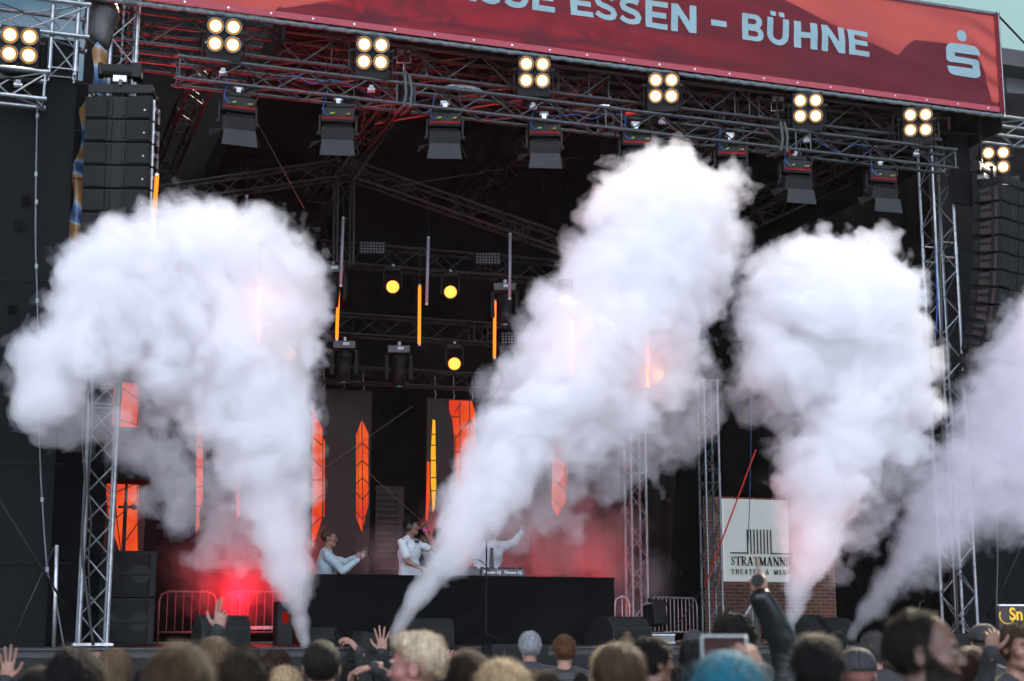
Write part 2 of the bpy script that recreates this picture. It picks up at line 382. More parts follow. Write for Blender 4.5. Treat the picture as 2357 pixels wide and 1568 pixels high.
# ---- roof frame
def zat(x, y, v): return uz(x, y, v)[1]
ROOFG = 'roof frame trusses'
for v, y0, lab in ((-.15, 66, 'front roof truss just behind the lower edge of the red banner'), (.75, 88, 'second roof truss from the front, lit red from below'), (2.0, 112, 'third roof truss from the front, lit red from below')):
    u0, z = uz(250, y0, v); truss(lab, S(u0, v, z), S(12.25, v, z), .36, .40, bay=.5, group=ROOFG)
zr = zat(250, 66, -.15)
for i, u in enumerate((1.2, 3.9, 6.6, 9.3, 11.6)):
    truss(['cross truss near the left tower', 'cross truss above the first hanging barndoor light', 'cross truss in the middle of the roof frame', 'cross truss above the tall smoke column', 'cross truss at the right end of the roof frame'][i]+', running front to back', S(u, -.3, zr-.02), S(u, 6.3, zr-.02), .30, .30, bay=.45, group='cross trusses of the roof')
# diagonal braces in the roof plane
for i, (ua_, va, ub_, vb) in enumerate(((1.3, 0, 3.8, 2), (3.9, 2, 6.5, 0), (6.7, 0, 9.2, 2), (9.3, 2, 11.6, 0), (9.2, 1.0, 11.5, 6))):
    m_ = MB().cyl((0, 0, 0), S(ub_, vb, zr+.05)-S(ua_, va, zr-.1), .028, n=8)
    o = m_.obj('roof_brace', ALD); o.location = S(ua_, va, zr-.1)
    tag(o, 'diagonal tube bracing the roof frame, ' + ['by the left tower', 'above the left barndoor lights', 'right of the roof centre', 'above the right smoke column', 'slanting down to the right tower'][i], 'brace', 'diagonal roof braces')
# front lighting truss
zf = zat(405, 163, -.45)
uf0 = uz(405, 163, -.45)[0]; uf1 = uz(2190, 376, -.45)[0]
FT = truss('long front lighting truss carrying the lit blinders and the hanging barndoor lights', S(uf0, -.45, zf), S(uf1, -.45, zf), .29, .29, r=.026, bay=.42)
# inner gable rafters
def beam(label, x0, y0, x1, y1, v, h=.26, m=None, **k):
    u0, z0 = uz(x0, y0, v); u1, z1 = uz(x1, y1, v)
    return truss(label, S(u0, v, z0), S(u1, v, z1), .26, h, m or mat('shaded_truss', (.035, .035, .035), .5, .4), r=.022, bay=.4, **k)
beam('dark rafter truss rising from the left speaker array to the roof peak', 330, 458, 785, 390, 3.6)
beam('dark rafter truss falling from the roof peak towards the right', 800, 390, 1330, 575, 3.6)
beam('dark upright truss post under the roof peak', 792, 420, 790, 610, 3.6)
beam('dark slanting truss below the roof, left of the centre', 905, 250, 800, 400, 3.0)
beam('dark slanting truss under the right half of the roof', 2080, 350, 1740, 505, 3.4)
GT = mat('rear_truss_black', (.022, .022, .024), .4, .3)
htruss('upper rear lighting truss carrying the two lit amber heads', 735, 583, 1500, 4.3, .34, .34, m=GT, r=.024)
htruss('middle rear lighting truss below the amber heads', 700, 742, 1560, 4.9, .34, .3, m=GT, r=.022)
htruss('lower rear truss just above the tall screens', 700, 858, 1540, 5.4, .26, .26, m=GT, r=.02)
# towers
def tower(label, x, ybase, v, top, w=.32, m=None, z0=None, **k):
    u, z = uz(x, ybase, v)
    if z0 is None: z0 = DECK
    t = truss(label, S(u, v, z0), S(u, v, top), w, w, m or ALU, r=.027, bay=.36, name='truss_tower', cat='tower', **k)
    bz = MB().box(S(u, v, z0+.02)-S(u, v, z0), (w+.14, w+.14, .03), Matrix.Rotation(TH, 3, 'Z')).obj('base_plate', STEEL, t)
    return t
tower('bare aluminium tower beside the subwoofers on the left', 211, 1488, -.25, zr+.5)
tower('bare aluminium tower between the right smoke columns, holding the roof', 2212, 1480, .35, zr+.4, .36)
tower('bright aluminium tower just right of the DJ booth', 1468, 1478, 5.0, 6.2, .28)
tower('aluminium tower left of the white theatre sign', 1642, 1484, 6.1, 6.4, .28)
tower('thin aluminium tower seen between the two right smoke columns', 2060, 1440, 4.4, 6.5, .26)
# wings, upper left and right
WU = uz(-60, 60, -.55)[0]
def line3(label, x0, y0, x1, y1, v, **k): 
    u0, z0 = uz(x0, y0, v); u1, z1 = uz(x1, y1, v); return truss(label, S(u0, v, z0), S(u1, v, z0), **k)
line3('aluminium wing truss at the top left corner against the sky', -90, 30, 205, 60, -.7, w=.5, h=.42, m=ALU, bay=.6, r=.028)
line3('short lower truss at the left carrying the leftmost blinder', -60, 190, 108, 200, -.9, w=.34, h=.34, m=ALU, bay=.45, r=.028)
line3('aluminium wing truss at the right behind the rightmost blinder', 2235, 292, 2460, 330, .2, w=.4, h=.32, m=ALU, bay=.5, r=.028)
u_, z_ = uz(150, 40, -.75)
truss('upright aluminium truss at the top left, in front of the sky', S(u_, -.75, z_-.75), S(u_, -.75, z_+1.6), .3, .3, ALU, r=.026)
u_, z_ = uz(2330, 1300, .9)
# pole and stays, right
pole('dark diagonal steel stay behind the right smoke column', PT(2400, 1150, .6), PT(2275, 1420, .6), .03, BLK, 'stay_bar', 'stay')
pole('long dark diagonal stay at the lower left in front of the mesh wall', PT(-20, 1120, -.9), PT(150, 1395, -.9), .014, BLK, 'stay_bar', 'stay')

# ---- banner with lettering
RED = mat('red_banner_cloth', (.145, .009, .021), .75, 0, .05, 1.2, .25, 7)
tn = RED.node_tree; pb = tn.nodes['Principled BSDF']; o_ = [n for n in tn.nodes if n.type == 'OUTPUT_MATERIAL'][0]
tr = N(tn, 'ShaderNodeBsdfTranslucent'); tr.inputs['Color'].default_value = (.66, .15, .15, 1); mxs = N(tn, 'ShaderNodeMixShader'); mxs.inputs[0].default_value = .5
tn.links.new(pb.outputs[0], mxs.inputs[1]); tn.links.new(tr.outputs[0], mxs.inputs[2]); tn.links.new(mxs.outputs[0], o_.inputs['Surface'])
LET = mat('pale_banner_print', (.18, .28, .30), .75, 0, .04, 3, .1)
bw = bu1-bu0+3.0; bh = BZT-BZB
t = empty('stage_banner', S(bu1, VF, BZB), 'long red fabric banner with pale blue lettering across the front of the stage roof', 'banner', TH)
def ripple(x, b):
    b = min(1, max(0, b)); y = .016*math.sin(x*3.1+b*2)+.014*math.sin(x*1.3+b*7)+.008*math.sin(b*14+x)+.010*math.sin(x*7.3-b*5)*(1-b)+.007*math.sin(x*2.3+b*22)
    y += .02*math.exp(-(x*x)/.4)*math.sin(b*26+x*9)
    return y*(1-abs(2*b-1)**4)
def conform(mb):                              # cut the print finely and lay it onto the rippled fabric
    bm = bmesh.new(); vs = [bm.verts.new(q) for q in mb.v]
    for f in mb.f: bm.faces.new([vs[i] for i in f])
    xs = [q.x for q in mb.v]; zs = [q.z for q in mb.v]
    for ax, lo, hi, st in ((0, min(xs), max(xs), .045), (2, min(zs), max(zs), .045)):
        k = lo+st
        while k < hi:
            co = Vector((k, 0, 0)) if ax == 0 else Vector((0, 0, k)); no = Vector((1, 0, 0)) if ax == 0 else Vector((0, 0, 1))
            bmesh.ops.bisect_plane(bm, geom=bm.verts[:]+bm.edges[:]+bm.faces[:], plane_co=co, plane_no=no, dist=1e-6); k += st
    bm.verts.index_update(); mb.v = [Vector((v.co.x, v.co.y+ripple(v.co.x, v.co.z/bh), v.co.z)) for v in bm.verts]; mb.f = [tuple(v.index for v in f.verts) for f in bm.faces]; bm.free()
def bw_fn(a, b): x = -bw*(1-a); return (x, ripple(x, b), b*bh)
MB().grid(bw_fn, 420, 40).obj('fabric', RED, t, smooth=True)
hem = mat('pink_hem', (.27, .034, .05), .7, 0, .05)
tr2 = hem.node_tree
MB().box((-bw/2, -.012, .045), (bw, .006, .085)).obj('hem', hem, t)
MB().box((-.05, -.014, bh/2), (.085, .006, bh)).obj('side_hem', RED, t)
mb = MB()
rr = random.Random(4)
pts = []
for i in range(260):
    x = -bw*i/259; pts.append((x, .05, -.03+.006*math.sin(i*1.7)))
mb.tube(pts, .036, 7).obj('keder_roll', mat('grey_tarp_roll', (.10, .13, .14), .5, 0, .5, 20, .6, 30), t, smooth=True)
# letters: built from strokes
def stroke_letters(ch):
    """strokes in a unit cell (x 0..1, y 0..1): list of (polyline, width) ; 'f' marks filled polygons"""
    w = .27
    def arc(cx, cy, rx, ry, a0, a1, n=14): return [(cx+rx*math.cos(R(a0+(a1-a0)*i/n)), cy+ry*math.sin(R(a0+(a1-a0)*i/n))) for i in range(n+1)]
    h = .2
    if ch == 'E': return [('r', 0, .30, 0, 1), ('r', .302, 1, .80, 1), ('r', .302, .93, .40, .60), ('r', .302, 1, 0, .20)]
    if ch == 'H': return [('r', 0, .30, 0, 1), ('r', .70, 1, 0, 1), ('r', .302, .698, .40, .61)]
    if ch == '-': return [('r', 0, 1, .36, .58)]
    if ch == 'N': return [('p', [(0, 0), (.27, 0), (.27, .62), (.73, .0), (1, 0), (1, 1), (.73, 1), (.73, .40), (.27, 1), (0, 1)])]
    if ch == 'U': return [('b', [(.145, 1), (.145, .42)]+arc(.5, .40, .355, .30, 180, 360, 18)+[(.855, .42), (.855, 1)], .27, .205)]
    if ch == 'Ü': return stroke_letters('U')+[('r', .17, .42, 1.07, 1.26), ('r', .56, .81, 1.07, 1.26)]
    if ch == 'S': return [('b', arc(.55, .725, .38, .17, 38, 180, 14)[:-1]+arc(.52, .70, .35, .195, 180, 262, 8)[:0]+[(.165, .71), (.22, .60), (.40, .545), (.62, .50), (.80, .43), (.865, .30), (.80, .17), (.65, .112), (.45, .10), (.25, .14), (.08, .235)], .28, .205)]
    if ch == 'B': return [('B',)]
    if ch == 'A': return [('p', [(0, 0), (.28, 0), (.35, .19), (.65, .19), (.72, 0), (1, 0), (.63, 1), (.37, 1)])]
def ribbon(pts, wx, wy):
    n = len(pts); le, ri = [], []
    for i, (x, y) in enumerate(pts):
        a = pts[max(0, i-1)]; b = pts[min(n-1, i+1)]; dx, dy = b[0]-a[0], b[1]-a[1]; l = math.hypot(dx, dy) or 1
        nx, ny = -dy/l, dx/l; le.append((x+nx*wx/2, y+ny*wy/2)); ri.append((x-nx*wx/2, y-ny*wy/2))
    return le, ri
def letter(mb, ch, x0, x1, z0, z1, y=-.02, th=.006):
    X = lambda a: x0+(x1-x0)*a; Z = lambda b: z0+(z1-z0)*b
    for s in stroke_letters(ch):
        if s[0] == 'r':
            _, a, b, c, d = s; mb.box(((X(a)+X(b))/2, y, (Z(c)+Z(d))/2), (abs(X(b)-X(a)), th, abs(Z(d)-Z(c))))
        elif s[0] == 'p': mb.prism([(X(a), Z(b)) for a, b in s[1]], y-th/2, y+th/2)
        elif s[0] == 'b':
            le, ri = ribbon(s[1], s[2], s[3])
            for i in range(len(le)-1):
                mb.prism([(X(q[0]), Z(q[1])) for q in (ri[i], ri[i+1], le[i+1], le[i])], y-th/2, y+th/2)
        elif s[0] == 'B':
            mb.box(((X(0)+X(.28))/2, y, (z0+z1)/2), (X(.28)-X(0), th, z1-z0))
            for (c0, c1, r) in ((0, .56, 1.0), (.46, 1, .92)):
                zc = (c0+c1)/2; hh = (c1-c0)/2
                out_ = [(.281, c0)]+[(r-.36+.36*math.cos(R(q)), zc+hh*math.sin(R(q))) for q in range(-90, 91, 15)]+[(.281, c1)]
                inn = [(.281, c0+.175)]+[(r-.40+.14*math.cos(R(q)), zc+(hh-.175)*math.sin(R(q))) for q in range(-90, 91, 15)]+[(.281, c1-.175)]
                dy = 0 if c0 == 0 else .0015
                for i in range(len(out_)-1):
                    mb.prism([(X(q[0]), Z(q[1])) for q in (out_[i], out_[i+1], inn[i+1], inn[i])], y-th/2-dy, y+th/2)
lets = [('K', 0, 0), ('A', 1040, 1097), ('S', 1101, 1155), ('S', 1160, 1216), ('E', 1224, 1277), ('E', 1312, 1364), ('S', 1367, 1422), ('S', 1426, 1479), ('E', 1487, 1539), ('N', 1546, 1603), ('-', 1635, 1672), ('B', 1707, 1758), ('Ü', 1765, 1817), ('H', 1827, 1880), ('N', 1889, 1943), ('E', 1951, 1999)]
_, lz1 = uz(1965, 69, VF); _, lz0 = uz(1965, 128, VF)
for ch, xa, xb in lets:
    if ch == 'K': continue
    yy = 98-(1975-xa)*.137
    ua_ = uz(xa, yy, VF)[0]-bu1; ub_ = uz(xb-1, yy, VF)[0]-bu1
    mb = MB(); letter(mb, ch, ua_, ub_, lz0-BZB, lz1-BZB, -.007, .003); conform(mb); mb.obj('letter', LET, t)
# emblem: a dot over a blocky S
def rrect(x0, x1, z0, z1, rs, n=6):
    o = []
    for (cx, cz, r, a) in ((x1-rs[0], z1-rs[0], rs[0], 0), (x0+rs[1], z1-rs[1], rs[1], 90), (x0+rs[2], z0+rs[2], rs[2], 180), (x1-rs[3], z0+rs[3], rs[3], 270)):
        for i in range(n+1): o.append((cx+r*math.cos(R(a+90*i/n)), cz+r*math.sin(R(a+90*i/n))))
    return o
ex0 = uz(2178, 140, VF)[0]-bu1; ex1 = uz(2255, 145, VF)[0]-bu1
ez1 = uz(2215, 104, VF)[1]-BZB; ez0 = uz(2215, 177, VF)[1]-BZB
dz = ez1-ez0; dx = ex1-ex0
y_ = -.008
mb2 = MB()
def pl(pts): mb2.prism([(ex0+a*dx, ez0+b*dz) for a, b in pts], y_-.003, y_+.003)
def arcp(cx, cz, r, a0, a1, n=6): return [(cx+r*math.cos(R(a0+(a1-a0)*i/n)), cz+r*math.sin(R(a0+(a1-a0)*i/n))) for i in range(n+1)]
pl(arcp(.80, .82, .18, 0, 90)+arcp(.20, .80, .20, 90, 180)+[(0, .72), (1, .72)])          # top bar
pl([(0, .718), (.24, .718), (.24, .60), (0, .60)])                                             # left link
pl([(0, .598)]+arcp(.12, .53, .12, 180, 255)+[(.12, .40), (1, .40), (1, .598)][:0]+[(.12, .405), (.76, .405), (1, .405)]+arcp(.88, .478, .12, 0, 90))
pl([(.76, .403), (1, .403), (1, .282), (.76, .282)])                                           # right link
pl([(0, .28), (1, .28)]+arcp(.80, .20, .20, 0, -90)+arcp(.20, .18, .18, -90, -180))
cxp = uz(2211, 84, VF); r_ = 13.5/F*23.2
mb2.prism([(cxp[0]-bu1+r_*math.cos(R(a)), cxp[1]-BZB+r_*math.sin(R(a))) for a in range(0, 360, 15)], y_-.003, y_+.003)
conform(mb2); mb2.obj('emblem', LET, t)
for i in range(26): MB().cyl((-.3-i*.55, -.02, .045), (-.3-i*.55, -.014, .045), .014, n=10).obj('eyelet', STEEL, t)
# banner top rail and corner stay
MB().cyl((-bw, .03, bh+.03), (.04, .03, bh+.03), .028).obj('top_rail', ALU, t)
MB().cyl((.02, .03, -.05), (.02, .03, bh+.08), .022).obj('corner_post', ALU, t)
pole('black strap running from the right end of the banner down to the wing', PT(2292, 30, VF), PT(2420, 165, .5), .016, BLK, 'strap', 'strap')
# ------------------------------------------------------------------ helpers for lamps
def emis(name, col, st, camcol=None):
    if name in MT: return MT[name]
    m = bpy.data.materials.new(name); m.use_nodes = True; t = m.node_tree; t.nodes.clear()
    o = N(t, 'ShaderNodeOutputMaterial'); e = N(t, 'ShaderNodeEmission'); e.inputs['Color'].default_value = col+(1,); e.inputs['Strength'].default_value = st
    t.links.new(e.outputs[0], o.inputs['Surface']); MT[name] = m; return m
def lamp(kind, loc, energy, col, target=None, spot=60, size=.05, blend=.6, parent=None):
    d = bpy.data.lights.new('lamp_light', kind); d.energy = energy; d.color = col
    if kind == 'SPOT': d.spot_size = R(spot); d.spot_blend = blend
    d.shadow_soft_size = size
    o = bpy.data.objects.new('lamp_light', d); C.objects.link(o); o.location = loc
    if target is not None: o.rotation_euler = (Vector(target)-Vector(loc)).to_track_quat('-Z', 'Y').to_euler()
    return o
def facing(p, tgt=CAM):                       # rotation so that local -Y looks at a target (yaw only)
    d = Vector(tgt)-Vector(p); return math.atan2(d.x, -d.y)
TUNG = emis('tungsten_lens', (1.0, .78, .42), 14); TUNR = emis('tungsten_glare', (1.0, .52, .14), 2.2); TUNG3 = emis('tungsten_glow', (1.0, .36, .07), .55)  # hot bulb first, then two weaker colours for its painted glare
RIM = mat('lens_rim', (.25, .22, .18), .25, .9, .2)
HOUS = mat('lamp_housing', (.010, .0105, .011), .6, 0, .3, 20, .1, spec=.2)
REDL = mat('red_stripe', (.16, .004, .008), .6, spec=.1)
BLUEC = mat('blue_cable', (.01, .07, .26), .5); YEL = mat('yellow_plug', (.30, .20, .03), .5); GRN = mat('green_plug', (.22, .42, .03), .5)
CABLE = mat('black_cable', (.012, .013, .014), .5, 0, .2); GREYC = mat('grey_cable', (.085, .095, .10), .55, 0, .2)

# ---- four-lamp blinders
BL = [(45, 115, -.9, 'leftmost of the lit four-lamp blinders, on the short wing truss', 78), (516, 92, -.64, 'lit four-lamp blinder above the first hanging barndoor light', 82), (857, 133, -.64, 'lit four-lamp blinder next to a small black projector on the truss', 76), (1229, 176, -.64, 'lit four-lamp blinder right of the black tarped bundle on the truss', 74), (1526, 212, -.64, 'lit four-lamp blinder above the tallest smoke cloud', 70), (1858, 258, -.64, 'lit four-lamp blinder beside the small projector at the right', 64), (2111, 290, -.64, 'lit four-lamp blinder at the right end of the front truss', 62), (2290, 376, -.1, 'rightmost lit four-lamp blinder above the right speaker array', 58)]
def make_blinder(p, label, yaw):
    t = empty('blinder', p, label, 'stage light', group='lit four-lamp blinders')
    t.rotation_euler = (R(16), 0, yaw)
    MB().box((0, .06, .0), (.40, .20, .50)).box((0, .17, .0), (.30, .10, .36)).obj('housing', HOUS, t, bevel=.012)
    for x in (-.1, .1):
        for z in (.145, -.055):
            ln_ = MB().cyl((x, -.045, z), (x, -.066, z), .083, n=24).obj('lens', TUNG3, t); MB().cyl((x, -.0665, z), (x, -.070, z), .068, n=24).obj('glare_disc', TUNR, ln_); MB().cyl((x, -.0705, z), (x, -.076, z), .056, n=24).obj('bulb', TUNG, ln_)  # the two wider discs imitate glare around the bulb
            mb = MB(); n = 24
            pr = [(.085, -.04), (.085, -.085), (.096, -.085), (.096, -.04)]
            vs = [(x+r*math.cos(2*math.pi*i/n), y, z+r*math.sin(2*math.pi*i/n)) for i in range(n) for r, y in pr]
            mb.add(vs, [(i*4+j, ((i+1) % n)*4+j, ((i+1) % n)*4+(j+1) % 4, i*4+(j+1) % 4) for i in range(n) for j in range(4)]).obj('lens_ring', RIM, t, smooth=False)
    mb = MB(); mb.tube([(-.235, .05, .08), (-.235, .05, -.26), (-.20, .05, -.31), (.20, .05, -.31), (.235, .05, -.26), (.235, .05, .08)], .011)
    mb.cyl((-.26, .05, .08), (-.2, .05, .08), .03).cyl((.26, .05, .08), (.2, .05, .08), .03); mb.obj('yoke', BLK, t)
    MB().box((0, .05, -.345), (.05, .05, .06)).cyl((-.045, .05, -.375), (.045, .05, -.375), .03).obj('clamp', STEEL, t)
    return t
b0 = None
for (x, y, v, lab, sz) in BL:
    p = PT(x, y, v); yaw = facing(p)*.6+R(4)
    if b0 is None: b = b0 = make_blinder(p, lab, yaw)
    else: b = dup(b0, p, lab, (R(16), 0, yaw))
    b.scale = (1.12,)*3
    q = Matrix.Rotation(yaw, 3, 'Z') @ Vector((0, -1, -.38))
    l = lamp('SPOT', p+q*.16, 260, (1, .84, .66), p+q*10, 120, .12, 1.0); l.name = 'blinder_light'; l.parent = b
    l.matrix_parent_inverse = (Matrix.Translation(b.location) @ b.rotation_euler.to_matrix().to_4x4() @ Matrix.Scale(1.12, 4)).inverted()

# ---- barndoor floodlights hanging under the front truss
def make_flood(p, label, yaw):
    t = empty('barndoor_light', p, label, 'stage light', group='unlit barndoor lights under the front truss')
    t.rotation_euler = (0, 0, yaw)
    MB().box((0, 0, .115), (.36, .20, .15)).box((0, -.03, .215), (.26, .12, .05)).obj('base_box', HOUS, t, bevel=.015)
    MB().box((0, -.105, .075), (.34, .012, .022)).obj('stripe', REDL, t)
    rot = Matrix.Rotation(R(18), 3, 'X')
    hd = MB().box((0, .0, -.07), (.36, .26, .17), rot)
    hd.obj('head', HOUS, t, bevel=.03)
    fn = MB()
    for i in range(22): fn.box((-.145+i*.0138, -.142, -.035), (.006, .012, .065), rot)
    fn.obj('fins', BLK, t)
    for s in (-1, 1): MB().box((s*.197, 0, .03), (.02, .07, .2)).cyl((s*.185, 0, -.06), (s*.23, 0, -.06), .025).obj('yoke_arm', BLK, t)
    dm = mat('barndoor_flap', (.024, .027, .029), .7, 0, .2, 6, .1, spec=.2)
    MB().prism([(-.19, -.33), (.19, -.33), (.165, -.17), (-.165, -.17)], -.17, -.166).obj('flap', dm, t)
    MB().add([(-.18, -.12, -.17), (-.30, -.06, -.24), (-.28, .08, -.12), (-.18, .06, -.11)], [(0, 1, 2, 3)]).obj('flap', BLK, t, solid=.004)
    MB().add([(.18, -.12, -.17), (.24, -.08, -.30), (.24, .08, -.22), (.18, .06, -.11)], [(0, 1, 2, 3)]).obj('flap', BLK, t, solid=.004)
    MB().box((0, .0, .27), (.05, .06, .09)).cyl((-.05, 0, .31), (.05, 0, .31), .032).obj('clamp', STEEL, t)
    rr = random.Random(3)
    MB().tube([(-.05, -.11, .13), (-.12, -.16, .09), (-.17, -.12, .16), (-.13, -.05, .30), (-.12, 0, .4)], .006).obj('cable', BLUEC, t)
    MB().tube([(.10, -.11, .12), (.15, -.16, .11), (.19, -.1, .2), (.17, -.02, .32), (.16, 0, .42)], .007).obj('cable', CABLE, t)
    MB().cyl((.09, -.10, .12), (.12, -.15, .11), .010).obj('plug', YEL, t); MB().cyl((-.04, -.10, .13), (-.08, -.14, .11), .009).obj('plug', GRN, t)
    return t
FL = [(546, 272, 'first barndoor light from the left under the front truss'), (778, 296, 'second barndoor light from the left, clear of the smoke'), (1024, 305, 'third barndoor light from the left, near the middle of the truss'), (1252, 328, 'fourth barndoor light, just left of the tall smoke cloud'), (1463, 350, 'barndoor light whose lower half dips into the top of the smoke'), (1681, 374, 'barndoor light right behind the right shoulder of the tall smoke cloud'), (1829, 411, 'second to last barndoor light, over the dark gap between the smoke clouds'), (2026, 432, 'last barndoor light at the right end of the front truss')]
f0 = None
for i, (x, y, lab) in enumerate(FL):
    p = PT(x, y, -.42); yaw = R([22, 6, 2, 4, 10, 8, 14, 16][i])
    if f0 is None: f0 = f = make_flood(p, lab, yaw)
    else: f = dup(f0, p, lab, (0, 0, yaw))
    f.scale = (1.22, 1.22, 1.32)

# ---- line arrays
CAB = mat('speaker_lacquer', (.009, .010, .010), .65, 0, .25, 60, .2, 150, spec=.2); GRL = mat('speaker_grille', (.011, .0125, .013), .8, 0, .2, 150, .3, 300, spec=.15)
SIDE_L = mat('rusty_speaker_side', (.032, .018, .017), .6, 0, .4, 8, .2)
def make_module(p, label, group):
    t = empty('array_speaker', p, label, 'speaker', group=group)
    W2, H2, D2 = .365, .125, .24
    MB().prism_x([(-D2, -H2), (D2, -H2*.72), (D2, H2*.72), (-D2, H2)], -W2, W2).obj('cabinet', CAB, t, bevel=.008)
    for s in (-1, 1):
        MB().box((s*.235, -D2-.012, 0), (.235, .02, .225)).obj('grille', GRL, t, bevel=.004)
        MB().cyl((s*.075, -D2-.004, -.095), (s*.075, -D2-.004, .095), .018, n=8).box((s*.075, -D2-.02, .085), (.03, .012, .012)).obj('horn_edge', HOUS, t)
        MB().box((s*(W2+.012), -.12, 0), (.02, .05, .24)).box((s*(W2+.02), .13, 0), (.012, .06, .17)).box((s*(W2+.024), .0, .02), (.01, .26, .03)).obj('rigging', STEEL if s > 0 else CAB, t)
        MB().prism_x([(-.20, -.11), (.16, -.075), (.16, .075), (-.20, .11)], s*(W2+.001), s*(W2+.006)).obj('side_plate', SIDE_L, t)
    MB().box((.30, -D2-.024, -.03), (.018, .003, .018)).obj('badge', mat('badge', (.55, .45, .3), .4, .3), t)
    return t
def line_array(x, y, v, n, yaw, group, labs, tilt0, dt, sc=1.0):
    p = PT(x, y, v); prev = None; z = 0; yy = 0; a = tilt0; last = None
    for i in range(n):
        rot = Euler((R(a), 0, yaw)); q = Vector(p)+Matrix.Rotation(yaw, 3, 'Z') @ Vector((0, yy*sc, z*sc))
        if prev is None: m = make_module(q, labs(i), group); m.rotation_euler = rot; prev = m
        else: m = dup(prev, q, labs(i), rot)
        m.scale = (sc,)*3
        a2 = a+dt[i] if i < len(dt) else a
        mid = R((a+a2)/2); z -= .262*math.cos(mid); yy -= -.262*math.sin(mid)*1.0; a = a2
    return p
words = ['topmost', 'second from the top', 'third from the top', 'fourth from the top', 'fifth from the top', 'sixth from the top', 'seventh from the top', 'eighth from the top', 'ninth from the top', 'tenth from the top', 'eleventh from the top', 'twelfth from the top']
yL = R(2)
line_array(283, 262, -.75, 8, yL, 'speakers of the left line array', lambda i: words[i]+' box of the speaker array hanging at the left', 3, [0, .5, .5, 1, 1, 1.5, 2], 1.09)
yR = R(40)
line_array(2300, 458, -.3, 12, yR, 'speakers of the right line array', lambda i: words[i]+' box of the curved speaker array hanging at the right', 2, [1, 1, 1, 1.5, 1.5, 2, 2.5, 3, 4, 5, 6])
def bumper(x, y, v, yaw, lab, hl, hx, hy):
    p = PT(x, y, v); t = empty('array_bumper', p, lab, 'rigging frame', yaw)
    MB().box((0, -.20, 0), (.78, .03, .11)).box((0, .20, 0), (.78, .03, .11)).box((-.375, 0, 0), (.03, .38, .09)).box((.375, 0, 0), (.03, .38, .09)).obj('frame', HOUS, t, bevel=.004)
    MB().box((0, 0, .07), (.04, .5, .07)).obj('spreader_bar', ALD, t)
    p2 = PT(hx, hy, v); t = empty('chain_hoist', p2, hl, 'hoist', yaw+R(6))
    MB().cyl((-.22, 0, 0), (.16, 0, 0), .085, n=16).box((.2, 0, 0), (.12, .2, .19)).box((-.24, 0, 0), (.06, .17, .16)).obj('motor', HOUS, t, bevel=.01)
    MB().box((.0, 0, -.11), (.16, .12, .08)).cyl((0, 0, -.12), (0, 0, -.26), .012).obj('hook', STEEL, t)
    mb = MB()
    for i in range(26): mb.box((0, 0, .11+i*.05), (.028, .008, .05) if i % 2 else (.008, .028, .05))
    mb.obj('chain', ALD, t)
bumper(286, 218, -.75, yL, 'black flying frame on top of the left speaker array', 'black chain hoist hanging above the left speaker array', 278, 165)
bumper(2312, 428, -.3, yR, 'black flying frame on top of the right speaker array', 'black chain hoist beside the rightmost blinder', 2262, 392)

# ---- LED tubes
TO = emis('orange_tube', (1.0, .17, .012), 2.6)
TO2 = emis('bright_orange_tube', (1.0, .18, .05), 7)
TOFF = mat('unlit_tube', (.30, .31, .38), .3, 0, .05, 5, 0)
def tube(x0, y0, x1, y1, v, lit, lab):
    a, b = PT(x0, y0, v), PT(x1, y1, v); t = empty('light_tube', b, lab, 'light tube', group='lit orange light tubes' if lit else 'unlit grey light tubes')
    a = a-b; d = a.normalized()
    MB().cyl(d*.03, a-d*.03, .024, n=10).obj('diffuser', (TO if lit == 1 else TO2) if lit else TOFF, t, smooth=True)
    MB().cyl((0, 0, 0), d*.03, .027, n=10).cyl(a-d*.03, a, .027, n=10).obj('end_cap', STEEL, t)
    MB().cyl(a, a+Vector((0, 0, .5)), .004, n=5).obj('hanging_wire', CABLE, t)
for q in [(362, 400, 350, 552, -1.15, 1, 'lit orange light tube hanging beside the left speaker array'), (597, 655, 593, 795, -2.0, 2, 'orange light tube glimpsed inside the left smoke cloud'), (780, 640, 775, 785, 3.6, 1, 'orange light tube left of the centre, behind a grey tube and lamp'), (966, 655, 965, 796, 3.6, 1, 'lit orange light tube hanging free in the middle of the stage'), (1139, 690, 1138, 827, 3.8, 1, 'lit orange light tube behind the dark moving head at the centre right'), (1317, 730, 1315, 865, -1.9, 2, 'orange light tube glowing through the slanting smoke column'), (1489, 765, 1491, 897, -1.9, 2, 'rightmost orange light tube glowing through the smoke'),
          (568, 450, 568, 600, 3.0, 0, 'unlit grey light tube poking out above the left smoke cloud'), (790, 500, 784, 660, 3.0, 0, 'unlit grey light tube left of the two amber heads'), (986, 545, 982, 702, 3.0, 0, 'unlit grey light tube between the two upper amber heads'), (1174, 537, 1173, 690, 3.0, 0, 'unlit grey light tube right of the upper amber heads'), (1352, 610, 1351, 730, 2.4, 0, 'unlit grey light tube fading into the slanting smoke')]:
    tube(*q)

